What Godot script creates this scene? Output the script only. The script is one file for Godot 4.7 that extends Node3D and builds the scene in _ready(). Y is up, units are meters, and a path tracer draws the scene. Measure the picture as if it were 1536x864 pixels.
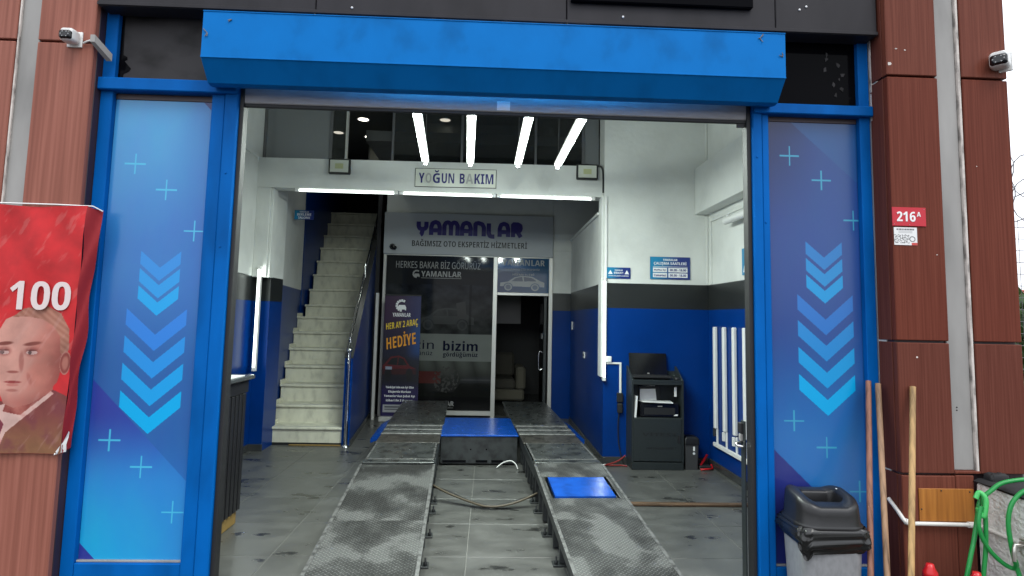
extends Node3D

# ------------------------------------------------------------------ helpers
var M := {}
var used := {}
var rng := RandomNumberGenerator.new()
var font_bold: SystemFont
var font_plain: SystemFont
var frame_of_lift := Transform3D(Basis(Vector3.UP, 0.042), Vector3(0, 0, -1.7))

func numbered(n: String) -> String:
	if not used.has(n):
		used[n] = 0
		return n
	used[n] += 1
	return "%s_%03d" % [n, used[n]]

func S() -> SurfaceTool:
	var st := SurfaceTool.new()
	st.begin(Mesh.PRIMITIVE_TRIANGLES)
	return st

func tri(st: SurfaceTool, a: Vector3, b: Vector3, c: Vector3, n: Vector3) -> void:
	if (b - a).cross(c - a).dot(n) > 0.0:
		var t := b
		b = c
		c = t
	for p in [a, b, c]:
		st.set_normal(n)
		st.set_uv(Vector2(p.x, -p.y))
		st.add_vertex(p)

func quad(st: SurfaceTool, a: Vector3, b: Vector3, c: Vector3, d: Vector3, inside: Vector3) -> void:
	var n := (c - a).cross(d - b)
	if n.length() < 1e-12:
		return
	n = n.normalized()
	if n.dot((a + b + c + d) / 4.0 - inside) < 0.0:
		n = -n
	tri(st, a, b, c, n)
	tri(st, a, c, d, n)

func hexa(st: SurfaceTool, p: Array) -> void:      # p: bottom ring 0-3, top ring 4-7
	var m := Vector3.ZERO
	for q in p:
		m += q / 8.0
	quad(st, p[0], p[1], p[2], p[3], m)
	quad(st, p[4], p[5], p[6], p[7], m)
	for i in 4:
		var j := (i + 1) % 4
		quad(st, p[i], p[j], p[4 + j], p[4 + i], m)

func box(st: SurfaceTool, lo: Vector3, hi: Vector3, b := 0.0) -> void:
	var m := (lo + hi) / 2.0
	var h := (hi - lo).abs() / 2.0
	b = minf(b, minf(h.x, minf(h.y, h.z)) * 0.45)
	if b <= 0.0:
		hexa(st, [m + Vector3(-h.x, -h.y, -h.z), m + Vector3(h.x, -h.y, -h.z), m + Vector3(h.x, -h.y, h.z), m + Vector3(-h.x, -h.y, h.z),
			m + Vector3(-h.x, h.y, -h.z), m + Vector3(h.x, h.y, -h.z), m + Vector3(h.x, h.y, h.z), m + Vector3(-h.x, h.y, h.z)])
		return
	var at := func(s: Vector3, face: int) -> Vector3:
		var o := Vector3(h.x - b, h.y - b, h.z - b)
		o[face] = h[face]
		return m + o * s
	for a in 3:
		var u := (a + 1) % 3
		var v := (a + 2) % 3
		for s in [-1.0, 1.0]:
			var c := []
			for k in [[-1, -1], [1, -1], [1, 1], [-1, 1]]:
				var q := Vector3.ONE
				q[a] = s
				q[u] = k[0]
				q[v] = k[1]
				c.append(q)
			quad(st, at.call(c[0], a), at.call(c[1], a), at.call(c[2], a), at.call(c[3], a), m)
		for su in [-1.0, 1.0]:
			for sv in [-1.0, 1.0]:
				var e0 := Vector3.ONE
				e0[u] = su
				e0[v] = sv
				var e1 := e0
				e0[a] = -1.0
				e1[a] = 1.0
				quad(st, at.call(e0, u), at.call(e1, u), at.call(e1, v), at.call(e0, v), m)
	for x in [-1.0, 1.0]:
		for y in [-1.0, 1.0]:
			for z in [-1.0, 1.0]:
				var q := Vector3(x, y, z)
				var n := q.normalized()
				tri(st, at.call(q, 0), at.call(q, 1), at.call(q, 2), n)

func prism(st: SurfaceTool, poly: PackedVector2Array, depth: float, xf := Transform3D()) -> void:   # drawn in xy, thick along z from 0 to depth
	var ids := Geometry2D.triangulate_polygon(poly)
	for z in [0.0, depth]:
		var n := xf.basis * Vector3(0, 0, 1.0 if (z > 0.0) == (depth > 0.0) else -1.0) * signf(depth)
		if z == 0.0:
			n = xf.basis * Vector3(0, 0, -signf(depth))
		else:
			n = xf.basis * Vector3(0, 0, signf(depth))
		for i in range(0, ids.size(), 3):
			var p := []
			for k in 3:
				var q: Vector2 = poly[ids[i + k]]
				p.append(xf * Vector3(q.x, q.y, z))
			tri(st, p[0], p[1], p[2], n.normalized())
	var sgn := -1.0 if Geometry2D.is_polygon_clockwise(poly) else 1.0
	for i in poly.size():
		var a := poly[i]
		var b := poly[(i + 1) % poly.size()]
		var d := (b - a)
		var n2 := Vector2(d.y, -d.x).normalized() * sgn
		var n := (xf.basis * Vector3(n2.x, n2.y, 0)).normalized()
		tri(st, xf * Vector3(a.x, a.y, 0), xf * Vector3(b.x, b.y, 0), xf * Vector3(b.x, b.y, depth), n)
		tri(st, xf * Vector3(a.x, a.y, 0), xf * Vector3(b.x, b.y, depth), xf * Vector3(a.x, a.y, depth), n)

func grid(st: SurfaceTool, P: Array, wrap := false, cap := false, uv := false) -> void:    # P[i][j], smooth
	var ni := P.size()
	var nj: int = P[0].size()
	var N := []
	for i in ni:
		var row := []
		for j in nj:
			var a: Vector3 = P[i][(j + 1) % nj if wrap else mini(j + 1, nj - 1)] - P[i][(j - 1 + nj) % nj if wrap else maxi(j - 1, 0)]
			var b: Vector3 = P[mini(i + 1, ni - 1)][j] - P[maxi(i - 1, 0)][j]
			var n := a.cross(b)
			row.append(n.normalized() if n.length() > 1e-12 else Vector3.UP)
		N.append(row)
	for i in ni - 1:
		for j in (nj if wrap else nj - 1):
			var k := (j + 1) % nj
			for v in [[i, j], [i + 1, k], [i, k], [i, j], [i + 1, j], [i + 1, k]]:
				st.set_normal(N[v[0]][v[1]])
				var p: Vector3 = P[v[0]][v[1]]
				st.set_uv(Vector2(float(v[1]) / (nj - 1), float(v[0]) / (ni - 1)) if uv else Vector2(p.x, -p.y))
				st.add_vertex(p)
	if cap:
		for e in [0, ni - 1]:
			var c := Vector3.ZERO
			for p in P[e]:
				c += p / nj
			var n: Vector3 = (c - (P[1] if e == 0 else P[ni - 2])[0])
			var nn: Vector3 = (P[e][1] - P[e][0]).cross(P[e][nj / 2] - P[e][0]).normalized()
			if nn.dot(n) < 0.0:
				nn = -nn
			for j in nj:
				tri(st, c, P[e][j], P[e][(j + 1) % nj], nn)

func tube(st: SurfaceTool, pts: Array, r: float, n := 8, r2 := -1.0) -> void:
	if r2 < 0.0:
		r2 = r
	var P := []
	var side := Vector3.ZERO
	for i in pts.size():
		var d: Vector3 = (pts[mini(i + 1, pts.size() - 1)] - pts[maxi(i - 1, 0)]).normalized()
		if side == Vector3.ZERO:
			side = d.cross(Vector3.UP if absf(d.y) < 0.9 else Vector3.RIGHT).normalized()
		side = (side - d * side.dot(d)).normalized()
		var up := side.cross(d)
		var ring := []
		var rr := lerpf(r, r2, float(i) / (pts.size() - 1))
		for k in n:
			var a := TAU * k / n
			ring.append(pts[i] + (side * cos(a) + up * sin(a)) * rr)
		P.append(ring)
	grid(st, P, true, true)

func smooth_path(pts: Array, steps := 6) -> Array:
	var out := []
	for i in pts.size() - 1:
		var p0: Vector3 = pts[maxi(i - 1, 0)]
		var p3: Vector3 = pts[mini(i + 2, pts.size() - 1)]
		for k in steps:
			out.append(pts[i].cubic_interpolate(pts[i + 1], p0, p3, float(k) / steps))
	out.append(pts[-1])
	return out

func ring(y: float, hx: float, hz: float, r: float, c := Vector3.ZERO, n := 6) -> Array:     # rounded rectangle, level
	var out := []
	for q in 4:
		var sx: float = [1, -1, -1, 1][q]
		var sz: float = [1, 1, -1, -1][q]
		for k in n:
			var a := PI / 2 * (q + float(k) / (n - 1))
			out.append(c + Vector3(sx * (hx - r) + cos(a) * r, y, sz * (hz - r) + sin(a) * r))
	return out

func lathe(st: SurfaceTool, prof: Array, at: Vector3, axis := Vector3.UP, n := 16) -> void:
	var u := axis.cross(Vector3.RIGHT if absf(axis.x) < 0.9 else Vector3.UP).normalized()
	var v := axis.cross(u)
	var P := []
	for p in prof:
		var row := []
		for k in n:
			var a := TAU * k / n
			row.append(at + axis * p.y + (u * cos(a) + v * sin(a)) * maxf(p.x, 0.0004))
		P.append(row)
	grid(st, P, true, true)

func mesh_of(st: SurfaceTool) -> ArrayMesh:
	st.generate_tangents()
	return st.commit()

func put(parent: Node, called: String, st, mat: Material) -> MeshInstance3D:
	var o := MeshInstance3D.new()
	o.name = numbered(called) if parent == self else called
	o.mesh = mesh_of(st) if st is SurfaceTool else st
	o.material_override = mat
	parent.add_child(o, true)
	return o

func tag(o: Node, label: String, category: String, group := "") -> void:
	o.set_meta("label", label)
	o.set_meta("category", category)
	if group:
		o.set_meta("group", group)

func thing(called: String, label: String, category: String, at := Vector3.ZERO, turn := 0.0, group := "") -> Node3D:
	var o := Node3D.new()
	o.name = numbered(called)
	o.position = at
	o.rotation.y = turn
	add_child(o, true)
	tag(o, label, category, group)
	return o

func solo(called: String, label: String, category: String, st, mat: Material, group := "") -> MeshInstance3D:
	var o := put(self, called, st, mat)
	tag(o, label, category, group)
	return o

func setting(called: String, st, mat: Material) -> MeshInstance3D:
	var o := put(self, called, st, mat)
	o.set_meta("kind", "structure")
	return o

func setting_node(called: String) -> Node3D:
	var o := Node3D.new()
	o.name = numbered(called)
	o.set_meta("kind", "structure")
	add_child(o, true)
	return o

func pbox(parent: Node, called: String, lo: Vector3, hi: Vector3, mat: Material, b := 0.0) -> MeshInstance3D:
	var st := S()
	box(st, lo, hi, b)
	return put(parent, called, st, mat)

# lettering as thin raised print; centre, width and height in metres
func text(parent: Node, called: String, s: String, at: Vector3, w: float, h: float, mat: Material, turn := 0.0, bold := true, depth := 0.002) -> MeshInstance3D:
	var t := TextMesh.new()
	t.text = s
	t.font = font_bold if bold else font_plain
	t.font_size = 48
	t.pixel_size = 0.01
	t.depth = 0.1
	t.curve_step = 1.5
	var bb := t.get_aabb()
	var o := MeshInstance3D.new()
	o.name = called
	o.mesh = t
	o.material_override = mat
	parent.add_child(o, true)
	var k := Vector3(w / maxf(bb.size.x, 0.01), h / maxf(bb.size.y, 0.01), depth / 0.1)
	var c := bb.get_center()
	var bs := Basis(Vector3.UP, turn) * Basis.from_scale(k)
	o.transform = Transform3D(bs, at - bs * c)
	return o

# a rounded heavy letter word made of strokes, each stroke a ribbon with round joints
func stroke_word(st: SurfaceTool, word: String, x0: float, y0: float, w: float, h: float, z: float, thick: float) -> void:
	var G := {
		"Y": [[Vector2(0.1, 1), Vector2(0.1, 0.66), Vector2(0.2, 0.48), Vector2(0.5, 0.42), Vector2(0.8, 0.48), Vector2(0.9, 0.66), Vector2(0.9, 1)], [Vector2(0.55, 0.45), Vector2(0.42, 0.05), Vector2(0.3, 0.0)]],
		"A": [[Vector2(0.08, 0), Vector2(0.08, 0.6), Vector2(0.2, 0.9), Vector2(0.5, 1), Vector2(0.8, 0.9), Vector2(0.92, 0.6), Vector2(0.92, 0)], [Vector2(0.1, 0.36), Vector2(0.9, 0.36)]],
		"M": [[Vector2(0.04, 0), Vector2(0.04, 0.75), Vector2(0.14, 0.95), Vector2(0.3, 1), Vector2(0.44, 0.9), Vector2(0.5, 0.7), Vector2(0.5, 0)], [Vector2(0.5, 0.7), Vector2(0.57, 0.9), Vector2(0.7, 1), Vector2(0.86, 0.95), Vector2(0.96, 0.75), Vector2(0.96, 0)]],
		"N": [[Vector2(0.08, 0), Vector2(0.08, 0.95), Vector2(0.4, 1), Vector2(0.75, 0.92), Vector2(0.92, 0.68), Vector2(0.92, 0)]],
		"L": [[Vector2(0.12, 1), Vector2(0.12, 0.25), Vector2(0.25, 0.05), Vector2(0.5, 0), Vector2(0.85, 0.0)]],
		"R": [[Vector2(0.1, 0), Vector2(0.1, 0.98), Vector2(0.6, 0.98), Vector2(0.85, 0.88), Vector2(0.9, 0.68), Vector2(0.82, 0.5), Vector2(0.6, 0.42), Vector2(0.14, 0.42)], [Vector2(0.55, 0.42), Vector2(0.92, 0)]],
	}
	var widths := {"Y": 0.9, "A": 0.95, "M": 1.35, "N": 0.95, "L": 0.75, "R": 0.9}
	var total := 0.0
	for ch in word:
		total += widths[ch] + 0.3
	total -= 0.3
	var k := w / total
	var x := x0
	var lift := 0.0
	for ch in word:
		var cw: float = widths[ch] * k
		for line in G[ch]:
			var pl := PackedVector2Array()
			for p in line:
				pl.append(Vector2(x + p.x * cw, y0 + p.y * h))
			for poly in Geometry2D.offset_polyline(pl, thick, Geometry2D.JOIN_ROUND, Geometry2D.END_BUTT):
				if not Geometry2D.is_polygon_clockwise(poly):
					lift += 0.0004
					prism(st, poly, 0.006 + fmod(lift, 0.0016), Transform3D(Basis(), Vector3(0, 0, z)))
		x += cw + 0.3 * k

# ------------------------------------------------------------------ materials
func lin(r: float, g: float, b: float) -> Color:
	return Color(r, g, b).linear_to_srgb()

func px(r: float, g: float, b: float, k := 1.0) -> Color:        # an sRGB colour, darkened by k in linear light
	var c := Color(r / 255.0, g / 255.0, b / 255.0).srgb_to_linear()
	return Color(c.r * k, c.g * k, c.b * k)

func noise_tex(freq: float, stops: Array, size := 512, octaves := 4, seed_ := 1, kind := FastNoiseLite.TYPE_SIMPLEX_SMOOTH) -> NoiseTexture2D:
	var f := FastNoiseLite.new()
	f.noise_type = kind
	f.frequency = freq
	f.fractal_octaves = octaves
	f.seed = seed_
	var t := NoiseTexture2D.new()
	t.width = size
	t.height = size
	t.seamless = true
	t.noise = f
	var g := Gradient.new()
	var off := PackedFloat32Array()
	var col := PackedColorArray()
	for s in stops:
		off.append(s[0])
		col.append(s[1] if s[1] is Color else Color(s[1], s[1], s[1]))
	g.offsets = off
	g.colors = col
	t.color_ramp = g
	return t

func mat(key: String, c: Color, rough := 0.6, metal := 0.0) -> StandardMaterial3D:
	var m := StandardMaterial3D.new()
	m.resource_name = key
	m.albedo_color = c
	m.roughness = rough
	m.metallic = metal
	M[key] = m
	return m

func triplanar(m: StandardMaterial3D, t: Texture2D, scale: Vector3, world := true) -> StandardMaterial3D:
	m.albedo_texture = t
	m.uv1_triplanar = true
	m.uv1_world_triplanar = world
	m.uv1_scale = scale
	return m

func lamp_mat(key: String, c: Color, e: float) -> StandardMaterial3D:
	var m := mat(key, Color(0.9, 0.9, 0.9), 0.4)
	m.emission_enabled = true
	m.emission = c
	m.emission_energy_multiplier = e
	return m

func area_light(called: String, at: Vector3, facing: Vector3, size: Vector2, energy: float, long := Vector3.RIGHT) -> void:
	var l := AreaLight3D.new()
	l.name = numbered(called)
	l.area_size = size
	l.light_energy = energy
	l.light_color = Color(0.95, 1.0, 0.97)
	l.shadow_enabled = true
	l.area_range = 12.0
	l.area_attenuation = 2.0
	var z := -facing.normalized()
	var x := (long - z * long.dot(z)).normalized()
	l.transform = Transform3D(Basis(x, z.cross(x), z), at)
	add_child(l, true)

func make_materials() -> void:
	var soft := noise_tex(0.006, [[0.0, 0.78], [0.5, 0.92], [1.0, 1.0]], 512, 5, 3)
	var fine := noise_tex(0.03, [[0.0, 0.86], [0.5, 0.95], [1.0, 1.0]], 512, 4, 4)
	var rough_t := noise_tex(0.012, [[0.0, 0.55], [0.5, 0.8], [1.0, 1.0]], 512, 5, 5)
	var grimy := noise_tex(0.008, [[0.0, 0.45], [0.4, 0.85], [0.6, 0.98], [1.0, 1.0]], 512, 6, 6)
	var bump := noise_tex(0.05, [[0.0, 0.0], [1.0, 1.0]], 512, 4, 7)
	# shopfront
	for b in [["frame_blue", lin(0.0, 0.12, 0.45), 0.55], ["shutter_blue", lin(0.002, 0.165, 0.52), 0.55]]:
		var m := triplanar(mat(b[0], b[1], b[2]), soft, Vector3(0.9, 0.35, 0.9))
		m.metallic_specular = 0.2
	M.shutter_blue.albedo_texture = noise_tex(0.01, [[0.0, 0.86], [0.45, 0.97], [1.0, 1.0]], 512, 5, 9)
	M.shutter_blue.uv1_scale = Vector3(0.7, 0.5, 0.9)
	triplanar(mat("slat_grey", lin(0.36, 0.35, 0.36), 0.5), fine, Vector3(0.5, 3, 1))
	mat("black_rubber", lin(0.012, 0.012, 0.013), 0.55)
	mat("black_gloss", lin(0.003, 0.003, 0.004), 0.07).metallic_specular = 0.12
	triplanar(mat("sign_black", lin(0.032, 0.03, 0.034), 0.5), soft, Vector3(0.8, 0.3, 0.8)).metallic_specular = 0.3
	triplanar(mat("film_grey", lin(0.036, 0.034, 0.036), 0.5), grimy, Vector3(0.6, 0.9, 0.6)).metallic_specular = 0.3
	var wood := noise_tex(0.02, [[0.0, lin(0.112, 0.033, 0.021)], [0.35, lin(0.136, 0.041, 0.027)], [0.6, lin(0.152, 0.047, 0.031)], [1.0, lin(0.18, 0.06, 0.04)]], 1024, 5, 11)
	var w1 := triplanar(mat("panel_wood", Color(1, 1, 1), 0.42), wood, Vector3(3.2, 0.055, 3.2))
	w1.roughness_texture = rough_t
	var w2 := triplanar(mat("panel_wood_b", Color(0.93, 0.94, 0.96), 0.42), wood, Vector3(2.7, 0.06, 2.7))
	w2.uv1_offset = Vector3(0.37, 0.2, 0.6)
	var w3 := triplanar(mat("panel_wood_c", Color(0.96, 0.9, 0.88), 0.45), wood, Vector3(3.0, 0.05, 3.0))
	w3.uv1_offset = Vector3(0.7, 0.45, 0.1)
	for w in [w1, w2, w3]:
		w.metallic_specular = 0.2
	var wf := triplanar(mat("panel_wood_lit", Color(1, 1, 1), 0.45), noise_tex(0.02, [[0.0, lin(0.2, 0.072, 0.052)], [0.5, lin(0.27, 0.1, 0.072)], [1.0, lin(0.34, 0.135, 0.1)]], 512, 5, 14), Vector3(3.0, 0.055, 3.0))  # lighter grain copy: stronger daylight on the left painted into the colour
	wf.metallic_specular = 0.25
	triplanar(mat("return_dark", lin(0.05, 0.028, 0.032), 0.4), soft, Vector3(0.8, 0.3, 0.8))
	var og := noise_tex(0.02, [[0.0, lin(0.25, 0.085, 0.010)], [0.5, lin(0.36, 0.13, 0.018)], [1.0, lin(0.45, 0.18, 0.03)]], 512, 5, 12)
	triplanar(mat("patch_wood", Color(1, 1, 1), 0.5), og, Vector3(3.0, 0.12, 3.0))
	triplanar(mat("zinc", lin(0.34, 0.33, 0.315), 0.55, 0.1), soft, Vector3(0.9, 0.25, 0.9))
	triplanar(mat("sealant", lin(0.66, 0.6, 0.55), 0.6), grimy, Vector3(1.5, 1.5, 1.5))
	var rend := triplanar(mat("render_white", lin(0.78, 0.77, 0.73), 0.9), noise_tex(0.02, [[0.0, 0.82], [0.35, 0.95], [1.0, 1.0]], 512, 6, 13), Vector3(1.2, 1.2, 1.2))
	rend.heightmap_enabled = true
	rend.heightmap_texture = bump
	rend.heightmap_scale = 0.8
	mat("bitumen", lin(0.012, 0.012, 0.013), 0.75)
	triplanar(mat("asphalt", lin(0.045, 0.044, 0.043), 0.9), grimy, Vector3(0.5, 0.5, 0.5))
	mat("kerb", lin(0.3, 0.3, 0.29), 0.85)
	mat("white_plastic", lin(0.74, 0.74, 0.72), 0.35)
	mat("paper", lin(0.78, 0.78, 0.77), 0.7)
	mat("dark_lens", lin(0.006, 0.006, 0.008), 0.12)
	mat("led_dot", lin(0.35, 0.36, 0.36), 0.2)
	mat("grey_plastic", lin(0.27, 0.275, 0.285), 0.42)
	M.grey_plastic.heightmap_enabled = false
	triplanar(M.grey_plastic, fine, Vector3(2, 1, 2))
	triplanar(mat("lid_black", lin(0.013, 0.013, 0.014), 0.36), fine, Vector3(3, 3, 3))
	mat("bag_black", lin(0.012, 0.012, 0.012), 0.22)
	for h in [["stick_red", lin(0.30, 0.13, 0.085)], ["stick_tan", lin(0.40, 0.24, 0.14)], ["stick_yellow", lin(0.52, 0.32, 0.13)]]:
		triplanar(mat(h[0], h[1], 0.55), grimy, Vector3(9, 0.5, 9))
	mat("pipe_white", lin(0.7, 0.68, 0.64), 0.4)
	mat("hose_green", lin(0.012, 0.24, 0.05), 0.32)
	mat("hose_stripe", lin(0.05, 0.42, 0.1), 0.35)
	mat("red_plastic", lin(0.5, 0.008, 0.012), 0.3)
	mat("brass", lin(0.5, 0.48, 0.44), 0.3, 0.9)
	mat("enamel_red", lin(0.50, 0.006, 0.022), 0.3)
	mat("print_white", lin(0.8, 0.8, 0.8), 0.5)
	mat("print_black", lin(0.02, 0.02, 0.02), 0.5)
	mat("print_navy", lin(0.018, 0.016, 0.16), 0.4)
	mat("print_ink", lin(0.006, 0.007, 0.022), 0.5).metallic_specular = 0.08
	mat("glare_letter", lin(0.46, 0.46, 0.44), 0.4)  # pale letter colour with reflected glare painted in
	mat("print_grey", lin(0.25, 0.25, 0.25), 0.5)
	# interior
	var wall_t := noise_tex(0.005, [[0.0, 0.9], [0.5, 0.97], [1.0, 1.0]], 512, 5, 21)
	var ww := triplanar(mat("wall_white", lin(0.72, 0.735, 0.70), 0.55), wall_t, Vector3(0.5, 0.5, 0.5))
	ww.heightmap_enabled = true
	ww.heightmap_texture = bump
	ww.heightmap_scale = 0.12
	triplanar(mat("wall_blue", lin(0.0, 0.032, 0.19), 0.33), wall_t, Vector3(0.5, 0.5, 0.5)).metallic_specular = 0.3
	triplanar(mat("wall_black", lin(0.016, 0.018, 0.018), 0.35), wall_t, Vector3(0.5, 0.5, 0.5))
	triplanar(mat("skirting_grey", lin(0.05, 0.052, 0.053), 0.25), soft, Vector3(1, 1, 1))
	var stain := noise_tex(0.007, [[0.0, 0.48], [0.12, 0.56], [0.2, 0.85], [0.5, 0.91], [0.8, 0.98], [1.0, 1.0]], 1024, 6, 31)
	var wet := noise_tex(0.007, [[0.0, 0.25], [0.13, 0.3], [0.22, 0.7], [0.6, 0.9], [1.0, 1.0]], 1024, 6, 31)
	for k in 3:
		var f := triplanar(mat("tile_%d" % k, lin(0.095 + 0.007 * k, 0.096 + 0.007 * k, 0.089 + 0.007 * k), 0.42), stain, Vector3(0.32, 0.32, 0.62))
		f.metallic_specular = 0.6
		f.roughness_texture = wet
		f.uv1_offset = Vector3(0.13, 0.2, 0.05)
	mat("grout", lin(0.2, 0.2, 0.185), 0.8)
	triplanar(mat("dark_ceiling", lin(0.05, 0.052, 0.05), 0.5), soft, Vector3(1, 1, 1))
	triplanar(mat("olive_door", lin(0.10, 0.095, 0.07), 0.5), fine, Vector3(6, 0.6, 6))
	triplanar(mat("marble", lin(0.66, 0.65, 0.52), 0.45), noise_tex(0.01, [[0.0, 0.84], [0.4, 0.95], [1.0, 1.0]], 512, 6, 41), Vector3(1.5, 0.7, 1.5))
	mat("chrome", lin(0.62, 0.62, 0.62), 0.18, 1.0)
	mat("aluminium", lin(0.58, 0.57, 0.54), 0.4, 0.5)
	triplanar(mat("lift_paint", lin(0.032, 0.036, 0.037), 0.42), grimy, Vector3(2, 2, 2))
	var plate := triplanar(mat("deck_plate", lin(0.075, 0.08, 0.078), 0.4, 0.35), grimy, Vector3(1.6, 1, 1.2))
	plate.roughness_texture = rough_t
	var brown := triplanar(mat("rust_plate", lin(0.075, 0.07, 0.062), 0.45, 0.3), grimy, Vector3(2.2, 1, 2.2))
	brown.roughness_texture = rough_t
	triplanar(mat("worn_steel", lin(0.2, 0.2, 0.195), 0.42, 0.5), grimy, Vector3(4, 4, 4))
	var bp := triplanar(mat("blue_plate", lin(0.006, 0.085, 0.46), 0.28, 0.1), soft, Vector3(2, 2, 2))
	bp.roughness_texture = rough_t
	mat("cable_black", lin(0.012, 0.012, 0.012), 0.5)
	mat("cable_tan", lin(0.075, 0.058, 0.035), 0.5)
	mat("cable_white", lin(0.7, 0.7, 0.68), 0.4)
	mat("cable_red", lin(0.22, 0.015, 0.012), 0.5)
	triplanar(mat("cabinet_dark", lin(0.022, 0.028, 0.029), 0.42), fine, Vector3(3, 3, 3))
	mat("bin_grey", lin(0.05, 0.05, 0.052), 0.45)
	mat("counter_black", lin(0.014, 0.014, 0.016), 0.38)
	triplanar(mat("plinth_wood", lin(0.27, 0.17, 0.05), 0.45), fine, Vector3(1, 1, 4))
	mat("counter_top", lin(0.06, 0.065, 0.07), 0.16)
	triplanar(mat("plank_wood", lin(0.13, 0.075, 0.04), 0.6), grimy, Vector3(0.6, 4, 9))
	mat("fabric_beige", lin(0.12, 0.11, 0.085), 0.9)
	mat("fabric_grey", lin(0.06, 0.055, 0.045), 0.9)
	mat("office_dark", lin(0.02, 0.02, 0.022), 0.7)
	mat("sign_white", lin(0.42, 0.44, 0.46), 0.45)
	mat("sign_ivory", lin(0.75, 0.77, 0.68), 0.35)
	mat("sign_blue", lin(0.01, 0.12, 0.36), 0.3)
	mat("sign_teal", lin(0.02, 0.22, 0.42), 0.3)
	mat("film_letter", lin(0.3, 0.3, 0.29), 0.45)
	mat("film_light", lin(0.27, 0.29, 0.27), 0.25)
	mat("logo_violet", lin(0.018, 0.008, 0.17), 0.4)
	mat("orange_print", lin(0.75, 0.30, 0.01), 0.5)
	mat("yellow_print", lin(0.75, 0.52, 0.02), 0.5)
	lamp_mat("led_white", Color(0.95, 1.0, 0.97), 4.0)
	lamp_mat("downlight", Color(1.0, 0.97, 0.9), 5.0)
	mat("flood_glass", lin(0.55, 0.57, 0.5), 0.15)
	mat("flood_chip", lin(0.42, 0.44, 0.24), 0.4)
	var g := mat("clear_glass", Color(0.6, 0.7, 0.68, 0.12), 0.03)
	g.transparency = BaseMaterial3D.TRANSPARENCY_ALPHA
	var dg := mat("dark_glass", Color(0.10, 0.11, 0.11, 0.62), 0.04)
	dg.transparency = BaseMaterial3D.TRANSPARENCY_ALPHA
	var mg := mat("painted_reflection", lin(0.17, 0.18, 0.185), 0.12)  # opaque pane: reflection of the pale wall painted in as grey
	mg.metallic_specular = 0.6
	mat("brick_far", lin(0.32, 0.2, 0.13), 0.9)
	mat("plaster_far", lin(0.5, 0.48, 0.44), 0.9)
	mat("roof_red", lin(0.28, 0.05, 0.035), 0.85)
	mat("window_far", lin(0.06, 0.08, 0.1), 0.15)
	mat("wire", lin(0.16, 0.16, 0.165), 0.5, 0.6)
	mat("bark", lin(0.09, 0.06, 0.04), 0.9)
	for k in 3:
		var lf := mat("leaf_%d" % k, lin(0.025 + 0.02 * k, 0.065 + 0.03 * k, 0.02 + 0.008 * k), 0.6)
		lf.backlight_enabled = true
		lf.backlight = Color(0.15, 0.2, 0.08)

# ------------------------------------------------------------------ printed pictures
func picture(w: int, h: int, f: Callable) -> ImageTexture:
	var im := Image.create(w, h, false, Image.FORMAT_RGB8)
	for y in h:
		for x in w:
			var c: Color = f.call((x + 0.5) / w, (y + 0.5) / h)
			im.set_pixel(x, y, c.linear_to_srgb())
	return ImageTexture.create_from_image(im)

func print_mat(key: String, t: Texture2D, rough := 0.35) -> StandardMaterial3D:
	var m := mat(key, Color(1, 1, 1), rough)
	m.albedo_texture = t
	return m

func sheet(lo: Vector3, hi: Vector3) -> SurfaceTool:       # a printed sheet facing +z with uv 0..1, backed by a thin slab
	var st := S()
	var c := [Vector3(lo.x, hi.y, hi.z), Vector3(hi.x, hi.y, hi.z), Vector3(hi.x, lo.y, hi.z), Vector3(lo.x, lo.y, hi.z)]
	var u := [Vector2(0, 0), Vector2(1, 0), Vector2(1, 1), Vector2(0, 1)]
	for i in [0, 1, 2, 0, 2, 3]:
		st.set_normal(Vector3(0, 0, 1))
		st.set_uv(u[i])
		st.add_vertex(c[i])
	var b := [Vector3(lo.x, hi.y, lo.z), Vector3(hi.x, hi.y, lo.z), Vector3(hi.x, lo.y, lo.z), Vector3(lo.x, lo.y, lo.z)]
	for q in [[c[0], c[1], b[1], b[0]], [c[1], c[2], b[2], b[1]], [c[2], c[3], b[3], b[2]], [c[3], c[0], b[0], b[3]], [b[0], b[1], b[2], b[3]]]:
		var m := (lo + hi) / 2.0
		var n: Vector3 = (q[2] - q[0]).cross(q[3] - q[1]).normalized()
		if n.dot((q[0] + q[2]) / 2.0 - m) < 0.0:
			n = -n
		for i in [0, 1, 2, 0, 2, 3]:
			st.set_normal(n)
			st.set_uv(Vector2(0.01, 0.01))
			st.add_vertex(q[i])
	return st

func chevron(p: Vector2, cx: float, top: float, half: float, drop: float, thick: float) -> bool:
	var a := absf(p.x - cx)
	if a > half:
		return false
	var up := top - drop * (1.0 - a / half)
	return p.y < up and p.y > up - thick

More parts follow.
